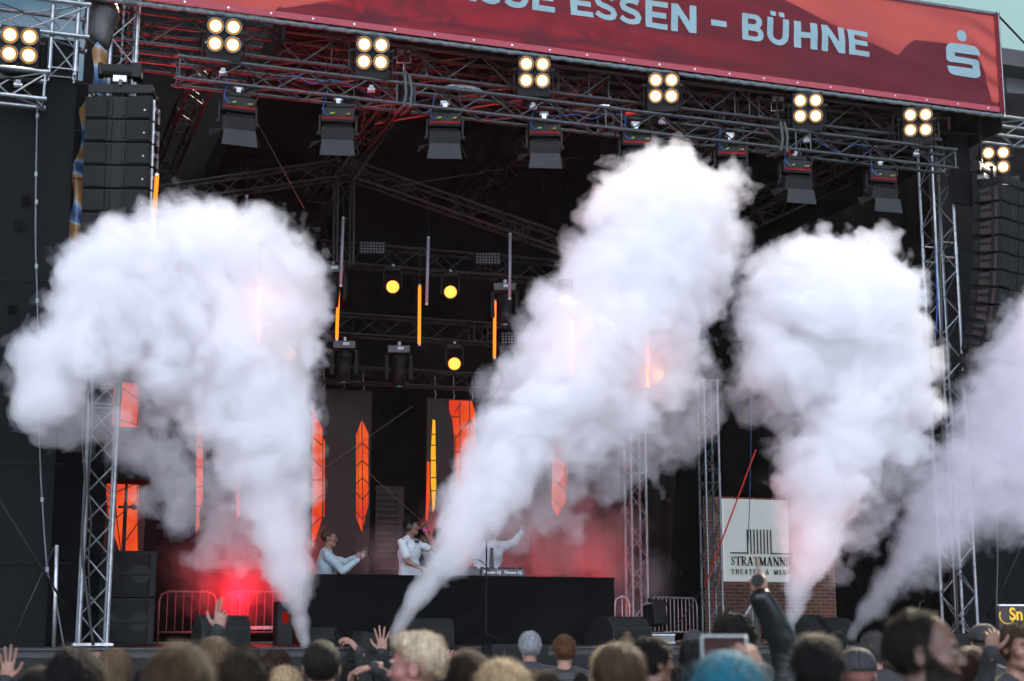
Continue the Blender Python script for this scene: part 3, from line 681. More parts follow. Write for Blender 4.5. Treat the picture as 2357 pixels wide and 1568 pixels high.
# ---- amber moving heads (round, 19 lenses) and dark moving heads
AMB = emis('amber_lens', (1.0, .30, .015), 1.4); AMB2 = emis('amber_hot_lens', (1.0, .66, .12), 3.4)
def make_head():
    t = empty('wash_head', (0, 0, 0), 'x', 'stage light', group='round amber wash heads')
    MB().box((0, .05, .36), (.30, .22, .10)).obj('base', HOUS, t, bevel=.012)
    for s in (-1, 1): MB().box((s*.175, .05, .16), (.035, .12, .34)).obj('arm', HOUS, t, bevel=.01)
    mb = MB().cyl((0, -.02, 0), (0, .2, 0), .145, .11, n=24); mb.obj('head', HOUS, t)
    MB().cyl((0, -.03, 0), (0, -.022, 0), .128, n=28).obj('glow_plate', AMB, t)
    mb = MB(); pts = [(0, 0)]+[(.05*math.cos(R(a)), .05*math.sin(R(a))) for a in range(0, 360, 60)]+[(.097*math.cos(R(a)), .097*math.sin(R(a))) for a in range(15, 375, 30)]
    for x, z in pts: mb.cyl((x, -.032, z), (x, -.040, z), .017, n=10)
    mb.obj('lenses', AMB2, t); t.children[-1]['kind'] = 'stuff' if False else ''
    MB().cyl((0, .05, .41), (0, .05, .47), .03).obj('clamp', STEEL, t)
    return t
h0 = None
for (x, y, v, lab) in [(904, 661, 3.9, 'lit amber wash head under the upper rear truss, left of the pair'), (1037, 673, 3.9, 'lit amber wash head under the upper rear truss, right of the pair'), (1046, 838, 4.6, 'lit amber wash head above the tall orange screen'), (665, 815, -1.75, 'lit amber wash head at the right rim of the left smoke cloud'), (343, 615, -1.6, 'amber wash head almost lost in the left smoke cloud'), (1302, 689, -1.55, 'faint amber wash head behind the left rim of the slanting smoke'), (1541, 710, -1.8, 'amber wash head glowing through the smoke above the other one'), (1514, 863, -1.8, 'amber wash head glowing through the smoke beside an orange tube')]:
    p = PT(x, y, v); yaw = facing(p)
    if h0 is None: h0 = h = make_head(); h.location = p; h['label'] = lab
    else: h = dup(h0, p, lab)
    h.rotation_euler = (0, 0, yaw); h.scale = (.82,)*3 if v > 3 else (.62,)*3
for o in bpy.data.objects:
    if o.name.startswith('lenses') and 'kind' in o: del o['kind']
def make_spot():
    t = empty('moving_head', (0, 0, 0), 'x', 'stage light', group='unlit moving heads')
    MB().box((0, .0, .30), (.36, .28, .12)).box((-.05, -.142, .30), (.10, .01, .05)).obj('base', mat('moving_head_shell', (.045, .048, .05), .4, 0, .2), t, bevel=.015)
    MB().box((.03, -.15, .31), (.10, .006, .05)).obj('display', mat('grey_display', (.45, .55, .6), .3), t)
    for s in (-1, 1): MB().prism([(s*.19, .24), (s*.23, .20), (s*.23, -.16), (s*.19, -.20), (s*.16, -.16), (s*.17, .2)], -.06, .06).obj('arm', HOUS, t, bevel=.01)
    MB().cyl((0, 0, .12), (0, 0, -.30), .13, .10, n=20).sph((0, 0, .12), .13, 16, 8).obj('head', HOUS, t, smooth=True)
    MB().cyl((0, 0, -.301), (0, 0, -.315), .07, n=20).obj('lens', mat('blue_green_lens', (.10, .25, .22), .1, .3), t)
    MB().cyl((0, 0, .36), (0, 0, .44), .03).obj('clamp', STEEL, t)
    return t
m0 = None
for (x, y, v, lab) in [(792, 838, 4.6, 'dark moving head hanging left of the centre, above the screens'), (918, 848, 4.6, 'dark moving head hanging between the amber heads and the middle screen'), (1162, 705, 3.6, 'dark moving head hanging in front of the right orange tube'), (765, 665, 3.6, 'dark moving head at the left rear, beside the rim of the smoke')]:
    p = PT(x, y, v)
    if m0 is None: m0 = m = make_spot(); m.location = p; m['label'] = lab
    else: m = dup(m0, p, lab)
    m.rotation_euler = (0, 0, facing(p)*.7)
GLS = mat('strobe_lens', (.32, .38, .40), .15, .4, .1)
def strobe(x, y, v, lab):
    p = PT(x, y, v); t = empty('strobe_panel', p, lab, 'stage light', facing(p)); t.rotation_euler = (R(-8), 0, facing(p)); t['group'] = 'unlit strobe panels'
    MB().box((0, .03, 0), (.44, .06, .22)).obj('frame', HOUS, t, bevel=.01)
    mb = MB()
    for i in range(8):
        for j in range(4): mb.cyl((-.175+i*.05, -.005, -.075+j*.05), (-.175+i*.05, -.018, -.075+j*.05), .020, .014, n=10)
    mb.obj('lens_grid', GLS, t)
strobe(857, 570, 4.0, 'unlit strobe panel of small lenses at the left on the upper rear truss')
strobe(1123, 595, 4.0, 'unlit strobe panel of small lenses at the right on the upper rear truss')
strobe(1182, 778, 4.2, 'unlit strobe panel half hidden by the slanting smoke')
# small projectors on the truss with printed lettering plates
def text_obj(s, size, m, parent, loc, rot=(math.pi/2, 0, 0), ext=.002, off=0, name='lettering', sx=1, space=1.0):
    cu = bpy.data.curves.new('t', 'FONT'); cu.body = s; cu.size = size; cu.extrude = ext; cu.offset = off; cu.align_x = 'CENTER'; cu.align_y = 'CENTER'; cu.space_character = space
    o = bpy.data.objects.new('t', cu); C.objects.link(o); bpy.context.view_layer.update()
    me = bpy.data.meshes.new_from_object(o.evaluated_get(bpy.context.evaluated_depsgraph_get())); bpy.data.objects.remove(o)
    me.materials.clear(); me.materials.append(m); o = bpy.data.objects.new(name, me); C.objects.link(o); o.parent = parent
    o.location = loc; o.rotation_euler = rot; o.scale = (sx, 1, 1); return o
PLT = mat('projector_plate', (.22, .26, .28), .35, .3, .2)
for (x, y, lab) in [(929, 113, 'small black lamp with a printed plate beside the second blinder from its left'), (1790, 226, 'small black lamp with a printed plate left of the sixth blinder')]:
    p = PT(x, y, -.3); t = empty('small_projector', p, lab, 'stage light', facing(p)*.5, group='small lamps with printed plates')
    MB().box((0, .12, -.02), (.17, .22, .14)).obj('housing', HOUS, t, bevel=.01)
    MB().box((0, .0, 0), (.17, .012, .10)).obj('plate', PLT, t, bevel=.004)
    MB().tube([(-.09, .1, 0), (-.09, .1, -.16), (.09, .1, -.16), (.09, .1, 0)], .01).cyl((0, .1, -.16), (0, .1, -.30), .012).obj('bracket', STEEL, t)
# hanging slings
for (x, lab) in [(932, 'black sling and bag wrapped round the front truss right of the second blinder'), (1792, 'black sling wrapped round the front truss left of the sixth blinder')]:
    y0 = 163+(x-405)*.1197
    t = empty('sling', PT(x, y0, -.45), lab, 'sling', TH, group='slings on the front truss')
    MB().box((.03, .05, .12), (.17, .13, .36)).box((.06, .12, -.05), (.12, .08, .22)).obj('bag', BCL, t, bevel=.02)
    mb = MB(); mb.tube([(-.05, -.17, .26), (-.03, -.175, .0), (-.06, -.175, -.17), (-.1, 0, -.19), (-.1, .16, -.17)], .022).tube([(.01, -.17, .26), (.05, -.175, .05), (.03, -.175, -.17), (.0, 0, -.19), (0, .16, -.17)], .022).obj('strap', mat('webbing', (.04, .045, .047), .7), t)

# ---- tall LED screens with stained glass pictures
PAN = mat('dark_screen', (.019, .013, .0115), .75, 0, .2, 60, .1, 100, stretch=(1, 1, .05))
def glass_mat():
    m = bpy.data.materials.new('lit_stained_glass'); m.use_nodes = True; t = m.node_tree; t.nodes.clear()
    o = N(t, 'ShaderNodeOutputMaterial'); e = N(t, 'ShaderNodeEmission'); tc = N(t, 'ShaderNodeTexCoord')
    n = N(t, 'ShaderNodeTexNoise'); n.inputs['Scale'].default_value = 1.6; n.inputs['Detail'].default_value = 2
    r = N(t, 'ShaderNodeValToRGB'); r.color_ramp.elements[0].position = .35; r.color_ramp.elements[0].color = (.80, .05, .018, 1)
    r.color_ramp.elements[1].position = .66; r.color_ramp.elements[1].color = (1.0, .13, .022, 1)
    wv = N(t, 'ShaderNodeTexWave', wave_type='BANDS', bands_direction='X'); wv.inputs['Scale'].default_value = 22
    ml = N(t, 'ShaderNodeMapRange'); ml.inputs['To Min'].default_value = .72; ml.inputs['To Max'].default_value = 1.08
    t.links.new(tc.outputs['Object'], n.inputs['Vector']); t.links.new(n.outputs['Fac'], r.inputs[0]); t.links.new(r.outputs[0], e.inputs['Color'])
    t.links.new(tc.outputs['Object'], wv.inputs['Vector']); t.links.new(wv.outputs['Fac'], ml.inputs['Value']); t.links.new(ml.outputs[0], e.inputs['Strength'])
    t.links.new(e.outputs[0], o.inputs['Surface']); return m
GL = glass_mat(); GLY = emis('lit_yellow_glass', (1.0, .48, .03), 1.0); LEAD = mat('lead_line', (.02, .012, .012), .5)
def screen(x0, x1, y0, y1, v, label, panes, leads, ypanes=()):
    cs = rect(x0, x1, y0, y1, v); base = cs[0]; t = empty('led_screen', base, label, 'screen', TH)
    wd = (cs[1]-cs[0]).length; ht = cs[3].z-cs[0].z
    MB().box((wd/2, .06, ht/2), (wd, .10, ht)).obj('panel', PAN, t)
    u0, z0 = uz(x0, y1, v)
    def L2(x, y): a, b = uz(x, y, v); return (a-u0, b-z0)
    for nm, ps, m in (('lit_window', panes, GL), ('lit_yellow_window', ypanes, GLY)):
        if ps:
            for i, pg in enumerate(ps):
                mb = MB(); mb.prism([L2(*q) for q in pg], .002-.0007*(i+1), .0045); mb.obj(nm, m, t)
    mb = MB()
    for i, (a, b, c, d, *w_) in enumerate(leads):
        p, q = L2(a, b), L2(c, d); mb.cyl((p[0], -.008-.0003*i, p[1]), (q[0], -.008-.0003*i, q[1]), w_[0] if w_ else .009, n=5)
    if leads: mb.obj('lead_lines', LEAD, t)
    mb = MB(); 
    for a in (.15, .5, .85): mb.tube([(wd*a, .05, ht), (wd*a+.02, .05, ht+.06), (wd*a, .05, ht+.13), (wd*a, .05, ht+.4)], .006)
    mb.obj('hanger', STEEL, t)
    return t
def vchev(xa, xb, ys, dy, up=1): return [(xa, y, xb, y-dy*up) for y in ys]
screen(238, 330, 868, 1272, 5.2, 'tall dark screen with a red and orange stained glass picture behind the pole speaker',
       [[(262, 880), (320, 882), (322, 1010), (258, 1010)], [(243, 1112), (320, 1112), (318, 1268), (275, 1268), (250, 1195)]],
       [(263, 882, 318, 920), (322, 925, 316, 1010), (258, 962, 322, 980), (318, 880, 316, 1012), (243, 1115, 262, 1135), (262, 1112, 268, 1190), (268, 1190, 278, 1268), (262, 1135, 318, 1112), (268, 1192, 318, 1150), (282, 1255, 320, 1200), (244, 1160, 268, 1192), (316, 1112, 318, 1266)])
screen(448, 660, 930, 1307, 5.2, 'wide dark screen behind the left smoke column with a thin lit strip at its edge',
       [[(452, 950), (467, 950), (467, 1150), (458, 1180), (460, 1210), (452, 1225)], [(543, 1130), (553, 1100), (553, 1190), (545, 1195)]],
       [(450, 985+i*45, 468, 985+i*45) for i in range(5)])
pa = [[(719, 938), (742, 985), (743, 1100), (741, 1195), (719, 1262)], [(745, 1010), (748, 1015), (747, 1190), (745, 1190)]]
le = [(743, 985, 743, 1200)]+[(718, y, 743, y+(22 if y < 1080 else -22 if y > 1130 else 0)) for y in (955, 1005, 1055, 1105, 1160, 1210, 1250)]
pb_ = [[(820, 1000), (833, 966), (848, 998), (848, 1160), (833, 1225), (820, 1190)]]
lb_ = [(833, 966, 835, 1222), (824, 985, 824, 1195, .006)]+[(820, y+14, 834, y) for y in (1020, 1060, 1100)]+[(834, y, 848, y+14) for y in (1020, 1060, 1100)]+[(820, y-10, 834, y+6) for y in (1145, 1190)]+[(834, y+6, 848, y-12) for y in (1145, 1190)]
screen(716, 849, 893, 1320, 5.6, 'tall dark screen left of the DJ with two lit orange windows', pa+pb_, le+lb_)
# arch window: left leg, crown
pc = [[(983, 1060), (989, 1065), (990, 1150), (984, 1200), (980, 1200)],
      [(1034, 921), (1086, 923), (1094, 950), (1097, 1000), (1098, 1075), (1097, 1110), (1070, 1200), (1047, 1140), (1046, 1010), (1041, 965), (1034, 945)]]
lc_ = [(1058, 921, 1060, 1200), (1048, 1000, 1048, 1150), (1048, 1010, 1082, 965, .008), (1060, 930, 1047, 948), (1082, 965, 1096, 1000), (1050, 1090, 1082, 1070), (1082, 1070, 1097, 1085), (1080, 923, 1084, 1180), (1034, 960, 1056, 960), (1046, 1040, 1058, 1040)]
yc = [[(996, 965), (1002, 968), (1003, 1055), (1004, 1120), (1001, 1165), (996, 1180), (992, 1110), (992, 1040)]]
screen(980, 1105, 915, 1322, 5.6, 'tall dark screen right of the DJ with a lit arched window and a yellow slit', pc, lc_+[(990, y, 1006, y) for y in (1000, 1025, 1060, 1100, 1130)], yc)
screen(1226, 1345, 925, 1322, 5.6, 'tall dark screen behind the slanting smoke column with a pointed lit window', [[(1272, 960), (1304, 1000), (1306, 1100), (1302, 1155), (1283, 1190), (1270, 1165)]], [(1272, 1040, 1304, 1062), (1272, 1100, 1303, 1130), (1275, 1150, 1296, 1175), (1300, 1000, 1303, 1150)])
# dark decor column between the screens (relief panel)
cs = rect(862, 925, 1118, 1320, 6.2); t = empty('decor_panel', cs[0], 'dark padded door-shaped panel with ribbed quilting behind the man in the bow tie', 'decor panel', TH)
wd = (cs[1]-cs[0]).length; ht = cs[3].z-cs[0].z; DP = mat('dark_red_padding', (.022, .011, .011), .7, 0, .3, 8, .4, 20)
MB().box((wd/2, 0, ht/2), (wd, .05, ht)).obj('board', DP, t)
mb = MB()
for i in range(14): mb.cyl((.03, -.03, .06+i*ht/15), (wd*.8, -.03, .06+i*ht/15), .03, n=8)
mb.obj('padding', DP, t)
MB().tube([(0, -.04, ht-.02), (wd, -.04, ht-.02), (wd, -.04, 0)], .012).obj('trim', mat('dull_trim', (.05, .035, .032), .5), t)

# ---- DJ booth
us0, zt_ = uz(712, 1321, -.2); us1 = uz(1413, 1327, -.2)[0]; BH = zt_-DECK
BV = -.2
t = empty('dj_booth', S((us0+us1)/2, BV, DECK), 'wide DJ booth covered in smooth black cloth', 'booth', TH); hw = (us1-us0)/2
bc = mat('booth_cloth', (.0045, .005, .005), .95, 0, .3, 1.5, .4, 4, spec=.06)
mb = MB(); mb.grid(lambda a, b: (-hw+a*2*hw, .008*math.sin(a*23+b*3)+.006*math.sin(a*61), b*BH), 160, 12); mb.obj('front_cloth', bc, t, smooth=True)
MB().box((0, .62, BH-.02), (2*hw+.02, 1.25, .04)).obj('table_top', bc, t)
for s in (-1, 1): MB().box((s*hw, .62, BH/2-.02), (.02, 1.2, BH-.05)).obj('side_cloth', bc, t)
BZ = DECK+BH
# gear on the booth
GEAR = mat('dj_gear', (.07, .075, .08), .4, 0, .2); LBL = mat('white_print', (.75, .78, .8), .6)
gx = 0
for i, (x, w_, h_, lab, tx) in enumerate([(1178, .33, .10, 'grey media player at the right end of the booth', 'Pioneer DJ'), (1130, .30, .10, 'grey DJ mixer between the two media players', 'Pioneer DJ'), (1075, .33, .10, 'media player left of the mixer, wrapped in smoke', None), (1020, .33, .09, 'media player near the bow tie man, wrapped in smoke', None)]):
    u = uz(x, 1313, .12)[0]; t = empty('dj_player', S(u, .25, BZ), lab, 'DJ gear', TH)
    MB().box((0, 0, h_/2+.01), (w_, .36, h_)).obj('case', GEAR, t, bevel=.01)
    MB().cyl((0, .0, h_+.01), (0, .0, h_+.025), .10, n=24).cyl((.12, -.12, h_+.01), (.12, -.12, h_+.03), .02).cyl((-.12, -.12, h_+.01), (-.12, -.12, h_+.03), .02).obj('jog_wheel', BLK, t)
    if tx: text_obj(tx, .055, LBL, t, (0, -.183, h_*.6), off=.001)
pole('tangle of cables behind the mixer on the booth', PT(1060, 1316, .05), PT(1128, 1316, .05), .006, CABLE, 'cable', 'cable', sag=-.16, n=12)
# microphone stand in front of the booth
p = PT(1119, 1483, -.55); p.z = DECK; t = empty('microphone_stand', p, 'thin black microphone stand in front of the booth', 'stand', TH); hs = uz(1118, 1185, -.55)[1]-DECK
MB().cyl((0, 0, .1), (0, 0, hs), .010).obj('pole', BLK, t)
for a in (0, 120, 240): MB().cyl((0, 0, .16), (.32*math.cos(R(a+20)), .32*math.sin(R(a+20)), .01), .008).obj('leg', BLK, t)

# ---- subwoofers, pole speaker
SU = uz(292, 1488, .15)[0]; sw = (uz(356, 1488, .15)[0]-uz(226, 1488, .15)[0]); sh = (uz(290, 1267, .15)[1]-DECK)/2
def make_sub(p, lab):
    t = empty('subwoofer', p, lab, 'subwoofer', TH-R(4), group='stacked subwoofers')
    MB().box((0, 0, sh/2), (sw, .7, sh-.01)).obj('cabinet', CAB, t, bevel=.012)
    MB().box((-.03, -.362, sh/2), (sw-.14, .02, sh-.08)).obj('grille', GRL, t, bevel=.005)
    for s in (-1, 1): MB().cyl((-.03+s*sw*.27, -.375, sh*.5), (-.03+s*sw*.27, -.371, sh*.5), .115, n=24).obj('handle_recess', BLK, t)
    MB().box((-.03, -.378, sh*.5), (sw*.86, .014, .045)).obj('crossbar', CAB, t, bevel=.004)
    MB().box((sw/2-.045, -.365, sh/2), (.07, .03, sh-.04)).box((sw/2-.05, -.38, sh-.07), (.05, .04, .05)).obj('rigging_rail', HOUS, t, bevel=.004)
    return t
s0 = make_sub(S(SU, .15+.3, DECK), 'lower of the two stacked subwoofers beside the left tower')
dup(s0, S(SU, .15+.3, DECK+sh), 'upper of the two stacked subwoofers, carrying the pole speaker')
px_ = uz(284, 1267, .3)[0]; pz1 = uz(284, 1112, .3)[1]
t = empty('speaker_pole', S(px_, .3, DECK+2*sh), 'black pole rising from the subwoofers to the speaker above', 'pole', TH)
MB().cyl((0, 0, 0), (.0, 0, pz1-DECK-2*sh-.25), .024).cyl((0, 0, pz1-DECK-2*sh-.3), (0, 0, pz1-DECK-2*sh), .018).obj('tube', BLK, t)
MB().cyl((-.09, -.02, pz1-DECK-2*sh-.3), (.09, -.02, pz1-DECK-2*sh-.3), .016).sph((.11, -.02, pz1-DECK-2*sh-.3), .035).obj('knob', BLK, t)
t = empty('pole_speaker', S(px_+.03, .3, pz1), 'black side-fill loudspeaker on a pole, half hidden in the left smoke', 'speaker', TH)
MB().prism_x([(-.22, .03), (.2, .0), (.2, .70), (-.22, .68)], -.30, .30).obj('cabinet', CAB, t, bevel=.02)
MB().box((0, -.235, .36), (.56, .02, .62)).obj('grille', GRL, t, bevel=.005)

# ---- wedges and boxes
def wedge(x, y, v, w_, lab, yaw=0, h_=.42, flip=1):
    p = PT(x, y, v); p.z = DECK; t = empty('floor_monitor', p, lab, 'monitor speaker', TH+R(yaw), group='floor monitors')
    MB().prism_x([(-.30, 0), (.32, 0), (.32, h_*.35), (.05, h_), (-.18, h_*.96), (-.30, h_*.55)] if flip > 0 else [(-.32, 0), (.30, 0), (.30, h_*.6), (.15, h_), (-.12, h_*.97), (-.32, h_*.2)], -w_/2, w_/2).obj('cabinet', CAB, t, bevel=.012)
    gp = MB().add([(-w_*.42, -.31, .04), (w_*.42, -.31, .04), (w_*.42, -.31, h_*.5), (-w_*.42, -.31, h_*.5)], [(0, 1, 2, 3)])
    gp.obj('grille', GRL, t, solid=.01)
    for s in (-1, 1): MB().cyl((s*(w_/2+.001), .08, h_*.5), (s*(w_/2+.006), .08, h_*.5), .05, n=16).obj('handle', BLK, t)
    MB().cyl((.18, -.312, .10), (.18, -.325, .10), .02).obj('socket', BLK, t)
    return t
wedge(507, 1483, -.9, .58, 'floor monitor at the left, behind the raised hand', 4, .36)
wedge(985, 1483, -.8, .55, 'floor monitor in front of the booth at the foot of the slanting smoke', -6, .34)
wedge(1424, 1483, -1.0, .62, 'large floor monitor at the right end of the booth', 14, .36)
wedge(740, 1484, -1.3, .36, 'small floor monitor at the foot of the left smoke jet', -20, .22)
wedge(1845, 1484, -1.0, .45, 'floor monitor at the foot of the upright smoke column', 30, .40)
wedge(1905, 1484, -1.0, .50, 'floor monitor between the two right smoke jets', 20, .36)
t = empty('tilted_box', PT(850, 1500, -2.3), 'black tilted lamp box in front of the stage edge near the raised hands', 'box', TH+R(10)); 
MB().box((0, 0, .02), (.36, .30, .34), Matrix.Rotation(R(14), 3, 'Y')).obj('box', CAB, t, bevel=.01); MB().box((.02, -.16, .05), (.16, .02, .12), Matrix.Rotation(R(14), 3, 'Y')).obj('recess', BLK, t)
for (x0, x1, y0, lab) in [(1132, 1264, 1484, 'low black front-fill speaker box standing before the stage edge'), (2195, 2262, 1458, 'black speaker box before the stage at the right, near the man in the badge cap')]:
    cs = rect(x0, x1, y0, 1600, -2.5); t = empty('front_fill', S(*(uz((x0+x1)/2, 1500, -2.5)[0], -2.3, 0)), lab, 'speaker', TH); wd = (cs[1]-cs[0]).length; hh = cs[3].z
    MB().box((0, 0, hh/2), (wd, .4, hh)).obj('cabinet', CAB, t, bevel=.01); MB().box((0, -.205, hh-.35), (wd-.06, .012, .6)).obj('grille', GRL, t)
t = empty('floor_spot', PT(650, 1484, .1), 'black box lamp with a red glowing face left of the booth', 'stage light', TH); t.location.z = DECK
MB().box((0, 0, .27), (.20, .3, .54)).obj('housing', HOUS, t, bevel=.01); MB().box((.0, -.155, .34), (.08, .01, .14)).obj('face', emis('red_face', (.8, .03, .02), .25), t)
t = empty('flight_case', PT(1510, 1478, .6), 'small metal-edged case at the foot of the crowd barrier on the stage', 'case', TH); t.location.z = DECK
MB().box((0, 0, .07), (.42, .35, .14)).obj('case_body', mat('grey_case', (.16, .17, .18), .5), t, bevel=.008); MB().box((0, -.178, .125), (.43, .01, .02)).box((0, -.178, .02), (.43, .01, .02)).obj('edging', STEEL, t)
t = empty('parked_lamp', PT(1515, 1470, .6), 'black lamp on a bracket standing before the crowd barrier', 'stage light', TH+R(20)); t.location.z = DECK+.14
MB().box((0, .05, .26), (.26, .22, .30), Matrix.Rotation(R(-10), 3, 'X')).obj('housing', HOUS, t, bevel=.02); MB().tube([(-.16, .05, .3), (-.16, .05, .03), (.16, .05, .03), (.16, .05, .3)], .012).obj('bracket', BLK, t)
MB().box((.0, .0, .44), (.34, .05, .05), Matrix.Rotation(R(8), 3, 'Y')).obj('flap', BLK, t)

# ---- crowd barriers on the stage
def barrier(x0, x1, y0, y1, v, lab, n=9, dz=0, m=STEEL, v2=None):
    a = PT(x0, y1, v); a.z = DECK; b = PT(x1, y1, v if v2 is None else v2); b.z = DECK; L_ = (b-a).length; ht = uz(x0, y0, v)[1]-DECK
    t = empty('crowd_barrier', a, lab, 'barrier', math.atan2((b-a).y, (b-a).x), group='tubular crowd barriers')
    MB().tube([(0, 0, .0), (0, 0, ht-.15), (.03, 0, ht-.05), (.13, 0, ht), (L_-.13, 0, ht), (L_-.03, 0, ht-.05), (L_, 0, ht-.15), (L_, 0, 0)], .015, 8).cyl((0, 0, .16), (L_, 0, .16), .015).obj('frame', m, t, smooth=True)
    k = int(L_/.115); mb = MB()
    for i in range(1, k): mb.cyl((L_*i/k, 0, .16), (L_*i/k, 0, ht), .007, n=6)
    mb.obj('bars', m, t)
    for s in (.25, L_-.25): MB().box((s, 0, .012), (.05, .5, .025)).obj('foot', m, t)
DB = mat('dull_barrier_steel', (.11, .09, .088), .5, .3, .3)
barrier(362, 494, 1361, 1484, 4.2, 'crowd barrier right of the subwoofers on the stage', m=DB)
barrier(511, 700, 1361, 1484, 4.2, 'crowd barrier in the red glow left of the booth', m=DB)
barrier(1416, 1450, 1372, 1484, 4.4, 'short piece of crowd barrier right of the DJ booth')
barrier(1499, 1606, 1374, 1484, 3.8, 'crowd barrier between the two rear towers at the right', v2=4.6)
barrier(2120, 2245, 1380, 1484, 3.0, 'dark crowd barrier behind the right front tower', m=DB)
u_ = uz(590, 1445, 3.9); o = MB().box((0, 0, 0), (1.1, .05, .05)).obj('rail_bar', STEEL); o.location = S(*[u_[0], 3.9, u_[1]]); o.rotation_euler = (0, 0, TH)
tag(o, 'plain metal bar lying low behind the left floor monitor', 'rail')

# ---- red glow lamps on the stage (they are lit in the photo)
def par(x, y, v, lab, tgt, e, spot=70, col=(1, .03, .04)):
    p = PT(x, y, v); p.z = DECK+.22; t = empty('floor_par', p, lab, 'stage light', TH, group='red floor lamps')
    d = (Vector(tgt)-p).normalized(); q = d.to_track_quat('-Z', 'Y')
    mb = MB().cyl((0, 0, .16), (0, 0, -.08), .09, .12, n=18); mb.xf(q.to_matrix().to_4x4()); mb.v = [Matrix.Rotation(-TH, 3, 'Z') @ z for z in mb.v]; mb.obj('can', HOUS, t)
    mb = MB().cyl((0, 0, -.081), (0, 0, -.085), .11, n=18); mb.xf(q.to_matrix().to_4x4()); mb.v = [Matrix.Rotation(-TH, 3, 'Z') @ z for z in mb.v]; mb.obj('lens', emis('red_lens', (1, .02, .03), 12), t)
    MB().tube([(-.14, 0, .02), (-.14, 0, -.2), (.14, 0, -.2), (.14, 0, .02)], .01).obj('bracket', BLK, t)
    l = lamp('SPOT', p+d*.12, e, col, tgt, spot, .08, .8); l.parent = t; l.matrix_parent_inverse = (Matrix.Translation(p) @ Matrix.Rotation(TH, 4, 'Z')).inverted()
par(545, 1440, 3.3, 'red floor lamp shining from behind the left floor monitor', PT(548, 1270, 3.9), 60, 120)
q_ = PT(548, 1372, 3.4); t_ = empty('red_beacon', q_, 'bright red lamp glowing inside the haze left of the booth', 'stage light', TH); MB().sph((0, 0, 0), .028, 14, 10).obj('lens', emis('red_beacon_glass', (1, .02, .03), 4), t_)
MB().cyl((0, .0, -.06), (0, 0, DECK-q_.z), .02).obj('stand', BLK, t_)
l_ = lamp('POINT', q_, 150, (1, .004, .02), size=.06); l_.parent = t_; l_.matrix_parent_inverse = (Matrix.Translation(q_) @ Matrix.Rotation(TH, 4, 'Z')).inverted()
par(700, 1440, 4.6, 'red floor lamp behind the left end of the booth', PT(900, 170, -.3), 1500, 55)
par(1000, 1440, 5.0, 'red floor lamp behind the booth at the centre', PT(1250, 220, -.2), 1500, 55)
par(1330, 1440, 5.0, 'red floor lamp behind the right part of the booth', PT(1700, 250, .5), 260, 60)
par(1390, 1440, 3.6, 'red floor lamp at the right end of the booth shining on the curtain', PT(1390, 1230, 5.8), 28, 130)
par(1200, 1440, 4.4, 'red floor lamp behind the booth washing the backdrop', PT(1210, 1150, 6.6), 190, 130)
par(325, 1440, 2.6, 'red floor lamp hidden behind the subwoofers', PT(520, 120, -.3), 2600, 60)

# ---- red rope, wires, cables
ROPE = mat('red_rope', (.55, .03, .02), .7)
pole('red tensioning rope running down in front of the aluminium tower and white sign', PT(1740, 1035, 3.8), PT(1622, 1350, 3.8), .014, ROPE, 'rope', 'rope')
pole('thin dark wire continuing down from the red rope to the barrier', PT(1622, 1350, 3.8), PT(1530, 1480, 3.8), .008, CABLE, 'wire', 'wire')
pole('red strap slanting down beside the upright smoke column', PT(2075, 1275, 3.6), PT(2165, 1378, 3.6), .018, ROPE, 'rope', 'rope')
for (a, b, v, lab) in [((1690, 820), (1970, 1130), 5.0, 'thin wire crossing the dark gap between the smoke clouds'), ((950, 935), (700, 1110), 4.8, 'thin wire slanting left of the middle screen'), ((850, 1090), (965, 1195), 5.0, 'thin wire slanting towards the raised fist of the DJ'), ((580, 260), (700, 480), 2, 'thin wire below the first barndoor light'), ((900, 430), (1340, 360), 3.4, 'thin wire crossing under the barndoor lights')]:
    pole(lab, PT(*a, v), PT(*b, v), .005, mat('thin_wire', (.12, .10, .10), .5), 'wire', 'wire')
def hang(label, pts, v, r=.012, m=CABLE, name='cable'):
    P_ = [PT(x, y, v) for x, y in pts]; base = P_[-1]; sm = []
    for i in range(len(P_)-1):
        p0, p1, p2, p3 = P_[max(0, i-1)], P_[i], P_[i+1], P_[min(len(P_)-1, i+2)]
        for k in range(6):
            s = k/6; sm.append(.5*((2*p1)+(p2-p0)*s+(2*p0-5*p1+4*p2-p3)*s*s+(3*p1-p0-3*p2+p3)*s**3)-base)
    sm.append(P_[-1]-base); o = MB().tube(sm, r).obj(name, m, smooth=True); o.location = base; return tag(o, label, 'cable')
t1 = hang('long grey cable with white tape bands hanging down the left mesh wall', [(86, 240), (83, 401), (82, 560), (86, 692), (89, 875), (92, 1043), (97, 1150), (109, 1311), (125, 1365), (147, 1488)], -.75, .011, GREYC)
tp = MB(); b_ = PT(147, 1488, -.75)
for (x, y) in [(86, 267), (83, 401), (84, 465), (84, 613), (86, 692), (89, 875), (97, 1150), (109, 1311)]:
    q = PT(x, y, -.75)-b_; tp.cyl(q-Vector((0, 0, .025)), q+Vector((0, 0, .025)), .02)
tp.obj('tape_band', mat('tape_grey', (.22, .25, .26), .6), t1)
hang('black cable bundle running down beside the left tower', [(196, 900), (190, 1000), (196, 1120), (188, 1250), (200, 1370), (215, 1485)], -.5, .02)
hang('second black cable looping down the left tower', [(206, 640), (202, 800), (208, 960), (203, 1100), (210, 1200), (204, 1300), (212, 1486)], -.45, .012)
hang('black cable hanging along the right front tower', [(2160, 420), (2164, 600), (2168, 760), (2166, 900), (2172, 1050), (2196, 1250), (2205, 1470)], .1, .018)
hang('grey cable hanging right of the right tower down to the ground', [(2292, 1150), (2296, 1280), (2294, 1400), (2302, 1500)], -.3, .012, GREYC)
